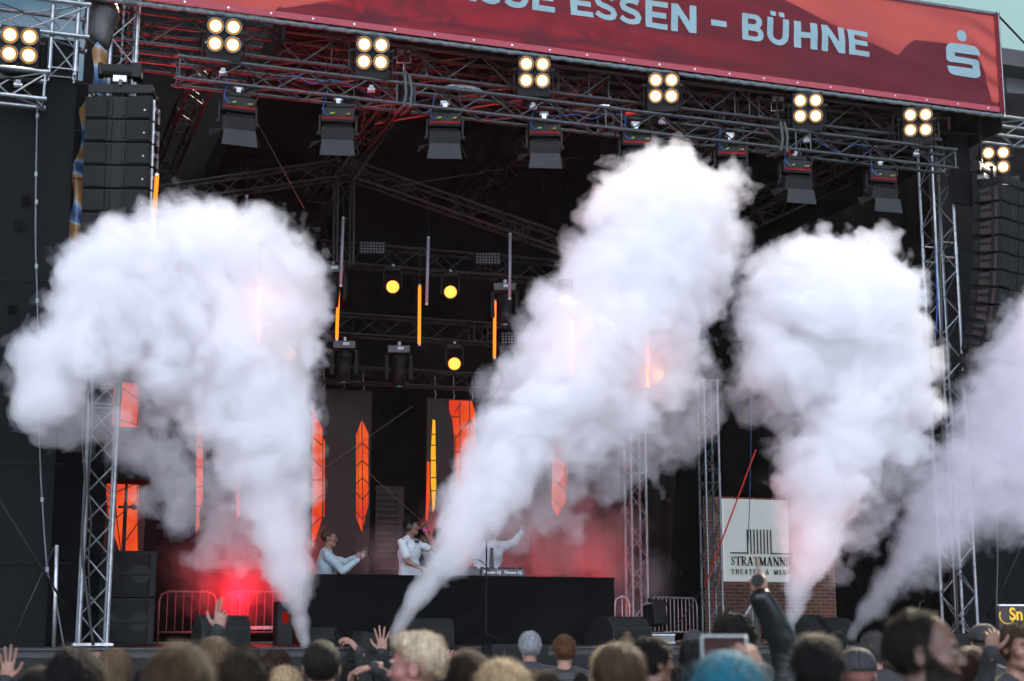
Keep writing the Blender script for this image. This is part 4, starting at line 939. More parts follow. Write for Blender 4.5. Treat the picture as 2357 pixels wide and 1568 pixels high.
hang('blue cable beside the right front tower', [(2152, 560), (2157, 700), (2150, 820)], .1, .008, BLUEC)
hang('thin black cable crossing the gap right of the slanting smoke', [(1730, 900), (1727, 1100), (1722, 1250)], 4.4, .008, BLUEC)
rr = random.Random(7)
for i in range(9):                             # cables lying along the front truss
    x0 = 450+i*190; pts = []
    for k in range(7):
        x = x0+k*38; pts.append((x, 150+(x-405)*.1197+rr.uniform(-10, 26)))
    hang('cable strung along the front truss ' + ['near its left end', 'between the first two blinders', 'right of the first sling', 'left of the middle blinder', 'under the middle blinder', 'right of the middle blinder', 'above the tall smoke cloud', 'near the right sling', 'near its right end'][i], pts, -.38+.05*(i % 3), .008, BLUEC if i % 3 == 1 else CABLE)

# bundles and plugs on the truss
for (x, y, lab, m, sz) in [(1068, 205, 'grey wrapped tarp bundle lying on the front truss', mat('grey_wrap', (.10, .12, .125), .5, 0, .5, 12, .6, 20), (.55, .16, .09)), (1965, 314, 'black tarp bundle lying on the right part of the front truss', BCL, (.5, .18, .10))]:
    mb = MB().sph((0, 0, 0), 1, 20, 10, (sz[0]/2, sz[1]/2, sz[2]/2)); rr2 = random.Random(5)
    mb.v = [q+Vector((rr2.uniform(-.012, .012), rr2.uniform(-.012, .012), rr2.uniform(-.012, .012))) for q in mb.v]
    o = mb.obj('tarp_bundle', m, smooth=True); o.location = PT(x, y, -.4); o.rotation_euler = (0, R(1), TH); tag(o, lab, 'bundle')
for (x, y, m, lab) in [(1378, 246, LBL, 'white plug lying in the front truss'), (1440, 262, ROPE, 'red plug in the front truss left of the tall smoke'), (1995-190, 338, ROPE, 'red and white power plug hanging near the right sling')]:
    o = MB().cyl((0, 0, 0), (.10, 0, .02), .028).cyl((.10, 0, .02), (.16, 0, .03), .02).obj('power_plug', m); o.location = PT(x, y, -.45); o.rotation_euler = (0, R(60 if x > 1700 else 0), TH); tag(o, lab, 'plug')

# ---- printed fabric strip behind the left array
pm = bpy.data.materials.new('printed_fabric'); pm.use_nodes = True; tn = pm.node_tree; b = tn.nodes['Principled BSDF']; b.inputs['Roughness'].default_value = .38
tcn = N(tn, 'ShaderNodeTexCoord'); mpn = N(tn, 'ShaderNodeMapping'); mpn.inputs['Rotation'].default_value = (0, R(-35), 0); mpn.inputs['Scale'].default_value = (.6, 1, .9)
wn = N(tn, 'ShaderNodeTexWave', wave_type='BANDS', bands_direction='Z'); wn.inputs['Scale'].default_value = .75; wn.inputs['Distortion'].default_value = 7; wn.inputs['Detail'].default_value = 4; wn.inputs['Detail Scale'].default_value = 1.2
rn = N(tn, 'ShaderNodeValToRGB'); e = rn.color_ramp.elements; e[0].position = 0; e[0].color = (.02, .05, .12, 1); e[1].position = 1; e[1].color = (.22, .11, .035, 1)
for ps_, c_ in ((.25, (.06, .16, .32, 1)), (.45, (.30, .36, .42, 1)), (.6, (.33, .19, .06, 1))): q = e.new(ps_); q.color = c_
tn.links.new(tcn.outputs['Object'], mpn.inputs['Vector']); tn.links.new(mpn.outputs[0], wn.inputs['Vector']); tn.links.new(wn.outputs['Fac'], rn.inputs[0]); tn.links.new(rn.outputs[0], b.inputs['Base Color'])
par(1775, 1484, -.6, 'unseen orange floor lamp added to tint the upright smoke column', PT(1840, 1180, -1.8), 80, 75, (1, .16, .07))  # hidden lamp added for the pink tint low in the smoke
eu0, ez_ = uz(130, 680, -.35); eu1 = uz(222, 680, -.35)[0]; ez1_ = uz(200, 60, -.35)[1]
def pf(a, b):
    z = b*(ez1_-ez_); edge = .10*abs(math.sin(b*14))+(b**2)*.30
    x = edge+(eu1-eu0-edge)*a; return (x, .06*math.sin(x*16+b*6)+.05*math.sin(x*7-b*11)-.05*(1-a), z)
mb = MB(); mb.grid(pf, 40, 90); t = mb.obj('printed_drape', pm, smooth=True, solid=.004); t.location = S(eu0, -.35, ez_); t.rotation_euler = (0, 0, TH); tag(t, 'wavy printed blue and brown fabric laced to the tower behind the left array', 'drape')
for i in range(8):
    zz = .25+i*.62; MB().cyl((.05, -.07, zz), (.42, -.10, zz-.05), .007).obj('lacing_cord', CABLE, t)
    MB().cyl((.05, -.09, zz), (.05, -.06, zz), .022, n=12).obj('eyelet', STEEL, t)
# tarpaulin bundle on the right slope of the roof, whose shadow shows through the banner
def bz_(x, y): a_, b_ = uz(x, y, VF+.25); return (a_, b_)
pb0 = bz_(2070, 130); t = empty('roof_bundle', S(pb0[0], VF+.25, pb0[1]), 'tarpaulin bundle on the right roof slope, showing as a dark hump through the banner', 'bundle', TH)
MB().prism([(q[0]-pb0[0], q[1]-pb0[1]) for q in (bz_(2070, 118), bz_(2098, 84), bz_(2112, 74), bz_(2180, 80), bz_(2250, 92), bz_(2272, 150), bz_(2292, 232), bz_(2180, 190))], 0, .35).obj('tarpaulin', ROOF, t, bevel=.02)
# black folded cloth at the head of the left tower
mb = MB().sph((0, 0, 0), 1, 24, 16, (.22, .16, .5)); r3 = random.Random(2)
mb.v = [q*(1+.12*math.sin(q.z*14+q.x*9)) for q in mb.v]; o = mb.obj('black_wrap', mat('crumpled_black', (.03, .032, .03), .4, 0, .3, 8, .6, 10), smooth=True); o.location = PT(232, 30, -.4); tag(o, 'crumpled black plastic wrapped round the head of the left tower', 'wrap')
# big black drape hanging at the right tower head
o = cloth('corner_drape', 'black rain cover sagging under the right end of the banner', rect(2135, 2300, 268, 300, -.2), BCL, .08, 6, 40, 12, 'cover', .25, 17)
o = cloth('corner_drape', 'black strip of mesh between the right tower and the right array', rect(2185, 2240, 300, 470, .1), SCR, .04, 6, 20, 20, 'cover', 0, 18)

# ---- theatre: brick wall with its sign, stair rail
def brick_mat():
    m = bpy.data.materials.new('brick'); m.use_nodes = True; t = m.node_tree; b = t.nodes['Principled BSDF']; b.inputs['Roughness'].default_value = .85
    tc = N(t, 'ShaderNodeTexCoord'); mp = N(t, 'ShaderNodeMapping'); mp.inputs['Rotation'].default_value = (R(90), 0, 0)
    br = N(t, 'ShaderNodeTexBrick'); br.inputs['Color1'].default_value = (.34, .115, .065, 1); br.inputs['Color2'].default_value = (.48, .20, .12, 1); br.inputs['Mortar'].default_value = (.5, .46, .43, 1)
    br.inputs['Scale'].default_value = 1; br.inputs['Brick Width'].default_value = .26; br.inputs['Row Height'].default_value = .083; br.inputs['Mortar Size'].default_value = .009; br.offset = .5
    n = N(t, 'ShaderNodeTexNoise'); n.inputs['Scale'].default_value = 2.5; mx = N(t, 'ShaderNodeMix', data_type='RGBA', blend_type='MULTIPLY'); mx.inputs[0].default_value = .5
    bp = N(t, 'ShaderNodeBump'); bp.inputs['Strength'].default_value = .5; bp.inputs['Distance'].default_value = .01; bp.invert = True
    L = t.links.new; L(tc.outputs['Object'], mp.inputs['Vector']); L(mp.outputs[0], br.inputs['Vector']); L(br.outputs['Color'], mx.inputs[6]); L(n.outputs['Color'], mx.inputs[7]); L(mx.outputs[2], b.inputs['Base Color'])
    L(br.outputs['Fac'], bp.inputs['Height']); L(bp.outputs[0], b.inputs['Normal']); L(tc.outputs['Object'], n.inputs['Vector']); return m
VW = 12.0
bu = uz(1560, 1400, VW)[0]; be = uz(2000, 1400, VW)[0]
t = empty('theatre_building', S(bu, VW, 0), 'red brick theatre wall seen through the gap at the right of the stage', 'building', TH)
MB().box(((be-bu)/2, .3, 4.5), (be-bu, .6, 9)).obj('wall', brick_mat(), t)
MB().box(((be-bu)/2, .2, 9.1), (be-bu+.3, .9, .25)).obj('cornice', mat('stone_trim', (.4, .38, .35), .8), t)
vS = VW-.25
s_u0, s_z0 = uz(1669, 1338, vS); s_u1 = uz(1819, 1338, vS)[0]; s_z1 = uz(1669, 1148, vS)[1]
t = empty('theatre_sign', S(s_u0, vS, s_z0), 'white theatre sign with black columns emblem and black serif lettering', 'sign', TH)
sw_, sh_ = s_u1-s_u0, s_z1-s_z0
MB().box((sw_/2, .11, sh_/2), (sw_, .22, sh_)).obj('sign_box', mat('white_sign_face', (.85, .88, .88), .5, 0, .03, 1, .03, emis=(.9, 1, 1), es=.28), t, bevel=.01)  # faint glow added to the face in place of daylight on it
SB = mat('sign_black', (.012, .012, .014), .5)
def sx(x): return uz(x, 1290, vS)[0]-s_u0
def sz(y): return uz(1700, y, vS)[1]-s_z0
mb = MB()
for i in range(8):
    xx = 1720+i*7.7; mb.box((sx(xx)+.012, -.014, (sz(1218)+sz(1275))/2), (.026, .02, sz(1218)-sz(1275)))
mb.obj('columns_emblem', SB, t)
MB().box(((sx(1681)+sx(1720))/2, -.0145, sz(1273)), (sx(1720)-sx(1681), .02, .03)).box(((sx(1774)+sx(1816))/2, -.0145, sz(1273)), (sx(1816)-sx(1774), .02, .03)).obj('base_line', SB, t)
# serif lettering from thick and thin strokes
def serif(mb, ch, x0, w_, z0, h_):
    T, t_, s_ = .26*w_/ (1 if ch not in 'M&' else 1.3), .10*w_, .045*h_; k = [0]
    def bx_(a, b, c, d):
        k[0] += 1; e = .0005*k[0]; mb.box((x0+(a+b)/2*w_, -.012-e/2, z0+(c+d)/2*h_), ((b-a)*w_, .016+e, (d-c)*h_))
    def st(pts, wd):
        k[0] += 1; e = .0005*k[0]; le, ri = ribbon([(x0+a*w_, z0+b*h_) for a, b in pts], wd, wd)
        for i in range(len(le)-1): mb.prism([ri[i], ri[i+1], le[i+1], le[i]], -.02-e, -.004)
    tw, fw = T/w_, t_/w_
    if ch in 'THENR':
        pass
    if ch == 'T': bx_(.5-tw/2, .5+tw/2, 0, 1); bx_(0, 1, .93, 1); bx_(0, .07, .75, .93); bx_(.93, 1, .75, .93); bx_(.28, .72, 0, .05)
    elif ch == 'H': bx_(.08, .08+tw, 0, 1); bx_(.92-tw, .92, 0, 1); bx_(.08+tw, .92-tw, .47, .54); [bx_(a, b, c, c+.05) for a, b in ((0, .42), (.58, 1)) for c in (0, .95)]
    elif ch == 'E': bx_(.1, .1+tw, 0, 1); bx_(0, 1, 0, .07); bx_(0, .95, .93, 1); bx_(.1+tw, .7, .47, .54); bx_(.93, 1, .07, .28); bx_(.88, .95, .75, .93); bx_(.66, .72, .38, .63)
    elif ch == 'R':
        bx_(.08, .08+tw, 0, 1); bx_(0, .42, 0, .05)
        st([(0, .97), (.5, .97), (.72, .88), (.76, .74), (.70, .60), (.5, .52), (.3, .51)], .13*w_); st([(.76, .86), (.78, .74), (.74, .62)], .2*w_); st([(.42, .52), (.66, .22), (.86, .04), (1, .02)], .2*w_)
    elif ch == 'A': st([(.5, 1), (.84, .02)], T); st([(.46, 1), (.13, .02)], t_); bx_(.24, .72, .28, .34); bx_(0, .3, 0, .05); bx_(.64, 1, 0, .05)
    elif ch == 'N': bx_(.14, .14+fw, 0, 1); bx_(.84, .84+fw, 0, 1); st([(.14, .98), (.9, .02)], T); bx_(0, .32, .95, 1); bx_(.72, 1.0, .95, 1); bx_(.02, .34, 0, .05)
    elif ch == 'M': bx_(.10, .10+fw*.8, 0, 1); bx_(.94-tw, .94, 0, 1); st([(.12, .98), (.48, .05)], T); st([(.48, .05), (.84, .98)], t_); bx_(0, .22, .95, 1); bx_(.74, 1, .95, 1); bx_(.0, .26, 0, .05); bx_(.64, 1, 0, .05)
    elif ch == 'S': st([(.86, .72), (.80, .88), (.5, .97), (.22, .88), (.15, .74)], .13*w_); st([(.17, .76), (.3, .60), (.5, .5), (.72, .40), (.84, .25)], .26*w_); st([(.84, .27), (.76, .10), (.48, .03), (.2, .12), (.12, .3)], .13*w_); bx_(.84, .9, .68, .96); bx_(.08, .14, .04, .34)
    elif ch == '&': st([(.95, .55), (.7, .15), (.42, .02), (.15, .12), (.12, .3), (.3, .5), (.6, .7), (.6, .9), (.42, .98), (.28, .85), (.32, .65), (.95, .03)], .14*w_)
def serif_line(txt, xa, xb, ya, yb, gap=.18, nm='sign_lettering'):
    ws = [{'M': 1.25, ' ': .7, 'N': 1.05, 'A': 1.0, 'S': .72, 'T': .9, 'R': .95, 'E': .8, '&': 1.0}.get(c, 1) for c in txt]
    tot = sum(ws)+gap*(len(txt)-1); a, b = sx(xa), sx(xb); u = (b-a)/tot; x = a
    for c, w1 in zip(txt, ws):
        if c != ' ': mb = MB(); serif(mb, c, x, w1*u, sz(yb), sz(ya)-sz(yb)); mb.obj('letter', SB, t)
        x += (w1+gap)*u
serif_line('STRATMANNS', 1682, 1817, 1281, 1302, .1)
serif_line('THEATER & MEHR', 1682, 1819, 1310, 1322, .45)
# stair handrail in front of the bricks
a = PT(1690, 1455, 8); b = PT(1738, 1380, 8); t = empty('stair_rail', Vector((a.x, a.y, 0)), 'grey painted stair railing rising in front of the brick wall', 'railing', TH)
Ra = Matrix.Rotation(-TH, 3, 'Z'); q = Ra @ (b-a)
MB().tube([(-.6, 0, a.z-.75), (0, 0, a.z), (q.x, q.y, b.z), (q.x+.3, q.y, b.z)], .028).obj('handrail', STEEL, t)
mb = MB()
for i in range(9): f = i/8; mb.cyl((q.x*f, q.y*f, a.z+(b.z-a.z)*f-.9), (q.x*f, q.y*f, a.z+(b.z-a.z)*f), .014)
mb.obj('balusters', STEEL, t); MB().cyl((q.x, q.y, .3), (q.x, q.y, b.z), .045).obj('post', mat('painted_post', (.10, .14, .15), .5), t)

# ---- buildings beyond the right wing, and small yellow sign
def far_building(x0, x1, y0, v, lab, wall, win, rows, cols, roofc=None, depth=10):
    a, zt = uz(x0, y0, v); b = uz(x1, y0, v)[0]; t = empty('office_building', S(a, v, 0), lab, 'building', TH)
    wd = b-a; MB().box((wd/2, depth/2, zt/2), (wd, depth, zt)).obj('wall', wall, t)
    if roofc: MB().box((wd/2-.3, depth/2-.4, zt+.35), (wd+1.6, depth+1.6, .7)).box((wd/2, depth/2, zt-1.0), (wd+.1, depth+.1, .15)).obj('roof', roofc, t)
    fr = mat('window_frame', (.05, .055, .06), .5)
    for r_ in range(rows):
        for c_ in range(cols):
            ww = wd/cols*.62; hh = 1.9; cx_ = wd*(c_+.5)/cols; cz = zt-2.6-r_*3.4
            if cz < 1: continue
            f = MB().box((cx_, -.02, cz), (ww+.16, .10, hh+.16)).obj('window', fr, t)
            MB().box((cx_, -.075, cz), (ww, .03, hh)).obj('pane', win, f)
    return t
WIN = mat('window_glass', (.16, .24, .29), .12, .2, .3, 1, 0)
far_building(2316, 2560, 178, 30, 'dark modern building with an overhanging roof at the upper right', mat('dark_cladding', (.06, .07, .075), .6, 0, .2, 3), WIN, 4, 6, mat('slate_roof', (.03, .033, .036), .7, 0, .2, 40, .3, 60))
far_building(2120, 2330, 300, 26, 'pale facade seen between the right tower and the speaker array', mat('pale_facade', (.30, .30, .29), .8, 0, .1), WIN, 5, 7)
cs = rect(2302, 2400, 1395, 1470, -.9); t = empty('sponsor_sign', cs[0], 'dark sign with yellow letters cut off by the right picture edge', 'sign', TH); wd = (cs[1]-cs[0]).length; hh = cs[3].z-cs[0].z
MB().box((wd/2, .02, hh/2), (wd, .03, hh)).obj('board', mat('brown_black_board', (.035, .025, .028), .5), t); MB().box((wd/2, .0, hh+.012), (wd, .05, .025)).obj('top_edge', LBL, t)
YW = mat('yellow_print', (.85, .52, .03), .5)
text_obj('Sn', .24, YW, t, (.29, -.005, hh-.12), off=.008); 
MB().tube([(.14+.13*math.cos(R(a)), -.004, hh-.14+.11*math.sin(R(a))) for a in range(150, 330, 15)], .012, 5).obj('swoosh', YW, t)
MB().box((.37, -.004, .03), (.012, .006, .05)).obj('lettering', YW, t)
# buildings behind the viewer and at the sides that shade the square are not in the picture
# ------------------------------------------------------------------ people
def smin(a, b, k):
    h = np.clip(.5+.5*(b-a)/k, 0, 1); return b*(1-h)+a*h-k*h*(1-h)
def ell(P, c, r):
    p = [(P[i]-c[i])/r[i] for i in range(3)]; k0 = np.sqrt(p[0]**2+p[1]**2+p[2]**2)
    k1 = np.sqrt(sum(((P[i]-c[i])/r[i]**2)**2 for i in range(3)))+1e-9; return k0*(k0-1)/k1
def cap(P, a, b, r1, r2=None):
    r2 = r1 if r2 is None else r2
    d = [b[i]-a[i] for i in range(3)]; L2 = sum(q*q for q in d)+1e-12
    t = np.clip(sum((P[i]-a[i])*d[i] for i in range(3))/L2, 0, 1)
    return np.sqrt(sum((P[i]-a[i]-d[i]*t)**2 for i in range(3)))-(r1+(r2-r1)*t)
def axis(lo, a, b, hi, fine, coarse):
    return np.unique(np.round(np.concatenate([np.arange(lo, a, coarse), np.arange(a, b, fine), np.arange(b, hi+coarse, coarse)]), 5))
def yawM(a, pitch=0, roll=0): return Matrix.Rotation(a, 3, 'Z') @ Matrix.Rotation(pitch, 3, 'X') @ Matrix.Rotation(roll, 3, 'Y')
def local(P, c, M):                            # coordinates of the grid in the frame (c, M)
    q = [P[i]-c[i] for i in range(3)]; T = M.transposed()
    return [T[i][0]*q[0]+T[i][1]*q[1]+T[i][2]*q[2] for i in range(3)]
def sd_head(Q, fem=False, beard=0):            # canonical head, looking along -Y, centre at the ears
    d = ell(Q, (0, .012, .030), (.076, .096, .088))
    d = smin(d, ell(Q, (0, -.030, -.035), (.056, .060, .076)), .03)
    d = smin(d, ell(Q, (0, -.066, -.092), (.024, .022, .018) if not fem else (.019, .019, .016)), .025)
    for s in (-1, 1):
        d = smin(d, ell(Q, (s*.040, -.055, -.022), (.025, .024, .020)), .02)
        d = smin(d, cap(Q, (s*.045, -.01, -.075), (s*.022, -.062, -.095), .020, .016), .02)
    d = smin(d, cap(Q, (-.034, -.078, .026), (.034, -.078, .026), .012), .012)
    for s in (-1, 1):
        h = ell(Q, (s*.031, -.098, .006), (.018, .014, .012)); d = -smin(-d, h, .008)
    d = smin(d, cap(Q, (0, -.084, .016), (0, -.106, -.022), .008, .011), .008)
    for s in (-1, 1): d = smin(d, ell(Q, (s*.011, -.098, -.026), (.009, .010, .008)), .006)
    d = smin(d, ell(Q, (0, -.083, -.048), (.022, .010, .007)), .006)
    d = smin(d, ell(Q, (0, -.080, -.060), (.019, .010, .007)), .006)
    for s in (-1, 1):
        e = ell(Q, (s*.080, .014, -.004), (.009, .021, .032)); e = -smin(-e, ell(Q, (s*.089, .010, .000), (.006, .011, .018)), .004)
        d = smin(d, e, .006)
    return d
def sd_hair(Q, style, rs=0):
    # hair volume in head space; the face is cut away
    Z = Q[2]; Y = Q[1]; X = Q[0]
    th = {'short': .012, 'crop': .006, 'full': .024, 'curly': .042, 'recede': .005, 'quiff': .007, 'long': .022, 'bun': .014, 'pony': .016, 'bowl': .026, 'spiky': .022, 'tuft': .018, 'cap': .0}.get(style, .014)
    d = ell(Q, (0, .014, .034), (.078+th, .098+th, .088+th))
    cut = lambda ax, ay, az, off: (ax*X+ay*Y+az*Z)-off
    low = {'short': -.055, 'crop': -.05, 'full': -.075, 'curly': -.07, 'quiff': -.045, 'bun': -.07, 'bowl': -.028, 'spiky': -.055, 'pony': -.07, 'tuft': -.06}.get(style, -.09)
    if style in ('long',):
        for s in (-1, 1):
            d = smin(d, cap(Q, (s*.055, .03, .02), (s*.075, .055, -.20), .045, .050), .03); d = smin(d, cap(Q, (s*.07, .055, -.20), (s*.075, .06, -.36), .05, .030), .03)
        d = smin(d, cap(Q, (0, .07, .0), (0, .075, -.34), .055, .045), .03); low = -1
    d = np.maximum(d, low-Z-.25*(Y < 0)*0)
    # the hairline: everything in front of a slanting plane below the forehead goes
    face = np.maximum(-(Y+.035)-.35*(Z-.055)*(-1), 0)
    hl = .066 if style not in ('bowl', 'curly') else .045
    fz = np.maximum(Y+.045, 0)                 # in front of the ears
    f = np.maximum(Y+.050, Z-hl)               # region of the face: Y < -.05 and Z < hl
    slant = np.maximum((Y+.020)+.55*(Z-.02), Z-hl)
    if style == 'recede': slant = np.maximum((Y+.002)+.25*(Z-.02), Z-.114)
    if style == 'long': slant = np.maximum(np.maximum(Y+.030+.2*(Z-.02), Z-hl), np.abs(X)-.066)
    d = np.maximum(d, -np.minimum(slant, 1))
    if style != 'long':                        # clear the ears
        ear = np.sqrt((np.abs(X)-.088)**2*.3+(Y-.008)**2+(Z+.012)**2)-.030
        d = np.maximum(d, -ear)
        neck = (Z+.02)-.5*(Y-.06)              # taper of the hair down to the nape
        d = np.maximum(d, -(Z-low)) if True else d
    if style == 'quiff':
        d = np.maximum(d, .035-.75*Y-Z)
        d = smin(d, ell(Q, (0, -.058, .100), (.048, .042, .030)), .03); d = smin(d, ell(Q, (0, .010, .104), (.050, .080, .026)), .035)
    if style == 'spiky': d = smin(d, ell(Q, (0, .0, .118), (.050, .060, .026)), .02)
    if style == 'bun': d = smin(d, ell(Q, (0, .05, .135), (.046, .042, .040)), .01)
    if style == 'pony': d = smin(d, cap(Q, (0, .115, .06), (0, .15, -.14), .030, .016), .015)
    n = noise3(X*60+30, Y*60+30, Z*30+30, 5+rs)*.0035+noise3(X*22+9, Y*22+9, Z*14+9, 8+rs)*(.004 if style not in ('curly', 'spiky') else .011)
    if style in ('curly', 'full', 'spiky'): n += noise3(X*75+30, Y*75+30, Z*75+30, 6+rs)*(.008 if style == 'curly' else .004)
    return d+n
def sd_hand(Q, curls, spread=.35, thumb=(.9, .25), s=1):
    # palm in the XZ plane, fingers towards +Z, palm faces -Y, thumb on the +X side (s=1)
    def pt(x, y, z): return (s*x, y, z)
    d = ell(Q, pt(0, 0, .045), (.040, .015, .050)); d = smin(d, ell(Q, pt(0, .002, .005), (.028, .018, .03)), .015)
    d = smin(d, cap(Q, pt(0, .0, -.03), pt(0, 0, .0), .026, .026), .015)
    base = [(.030, .088), (.010, .094), (-.010, .090), (-.029, .080)]; ln = [(.040, .024, .020), (.045, .028, .021), (.041, .026, .020), (.032, .020, .017)]
    for i in range(4):
        x, z = base[i]; a = math.radians([8, 2, -4, -12][i])*spread/.35; c = curls[i]; p = Vector((x, 0, z)); ang = 0; r = .0088-.0006*(i == 3)
        d = smin(d, cap(Q, pt(x*.6, 0, .05), pt(*p), .010, r), .008)
        for j, l in enumerate(ln[i]):
            ang += c*(1.15, 1.35, .8)[j]; dr = Vector((math.sin(a)*math.cos(ang), -math.sin(ang), math.cos(a)*math.cos(ang))); q = p+dr*l
            d = smin(d, cap(Q, pt(*p), pt(*q), r, r*.92), .0025); p = q; r *= .93
    a, c = thumb; p = Vector((.026, -.004, .02))
    for j, l in enumerate((.040, .032, .026)):
        dr = Vector((math.sin(a), -c*(.4+.5*j), math.cos(a))).normalized(); q = p+dr*l; d = smin(d, cap(Q, pt(*p), pt(*q), .0115-.001*j, .0105-.001*j), .006); p = q; a -= .25
    return d
SKINS = {'fair': (0.230, 0.119, 0.082), 'tan': (0.135, 0.066, 0.041), 'pink': (0.262, 0.111, 0.094), 'olive': (0.098, 0.051, 0.035), 'bald': (0.213, 0.107, 0.072)}
def skin(k):
    m = mat('skin_'+k, SKINS[k], .5, 0, .10, 30, .12, 220)
    b = m.node_tree.nodes['Principled BSDF']; b.inputs['Subsurface Weight'].default_value = .08; b.inputs['Subsurface Radius'].default_value = (.01, .004, .002); return m
def hairm(k, c): return mat('hair_'+k, tuple(q*(.8 if k in ('pale_blond', 'blond') else .6 if k in ('grey', 'teal', 'ginger', 'dark_blond') else .45) for q in c), .55, 0, .55, 30, .6, 90, spec=.18, stretch=(3, 3, .5))
HC = {'black': (.010, .009, .009), 'dark': (.020, .014, .011), 'brown': (.055, .032, .020), 'light_brown': (.12, .075, .042), 'dark_blond': (.20, .135, .075), 'blond': (.46, .34, .19), 'pale_blond': (.66, .55, .38), 'grey': (.50, .52, .55), 'ginger': (.17, .075, .033), 'salt': (.15, .14, .14), 'teal': (.02, .22, .32), 'auburn': (.05, .020, .013)}
def blades(verts, quads, n, ln, rs, down=.0, out=.6, w=.0009, style='short'):
    # thin hair strands rooted on the hair surface, combed away from the crown
    r = np.random.RandomState(rs); f = quads[r.randint(0, len(quads), n)]; a, b, c = verts[f[:, 0]], verts[f[:, 1]], verts[f[:, 3]]
    nr = np.cross(b-a, c-a); nr /= (np.linalg.norm(nr, axis=1)[:, None]+1e-9); ctr = (verts[f].mean(1))
    crown = np.array([.012, .045, .13]); fl = ctr-crown; fl[:, 2] -= .02
    if style == 'quiff': fl = np.tile(np.array([.05, 1, .12]), (n, 1))+(ctr[:, :1]*np.array([[2, 0, 0]]))
    if style in ('curly', 'spiky'): fl = r.randn(n, 3)
    if style in ('long', 'pony'): fl = fl*np.array([[1, 1, 1]]); fl[:, 2] -= .12+np.maximum(0, .06-ctr[:, 2])*4
    fl /= (np.linalg.norm(fl, axis=1)[:, None]+1e-9); t = fl+r.randn(n, 3)*(.22 if style not in ('curly', 'spiky') else .5)
    t -= nr*(t*nr).sum(1)[:, None]; t /= (np.linalg.norm(t, axis=1)[:, None]+1e-9)
    d = nr*out+t; d /= np.linalg.norm(d, axis=1)[:, None]; l = ln*(.5+r.rand(n, 1))
    sd = np.cross(d, nr); sd /= (np.linalg.norm(sd, axis=1)[:, None]+1e-9)
    tip = ctr+d*l; v = np.stack([ctr-sd*w-nr*.001, ctr+sd*w-nr*.001, tip+sd*w*.3, tip-sd*w*.3], 1).reshape(-1, 3)
    return v, (np.arange(n*4).reshape(n, 4))
def arm_sd(P, sh, el, wr, r=(.050, .040, .026), k=0): return np.minimum(cap(P, sh, el, r[0], r[1]), cap(P, el, wr, r[1], r[2]))
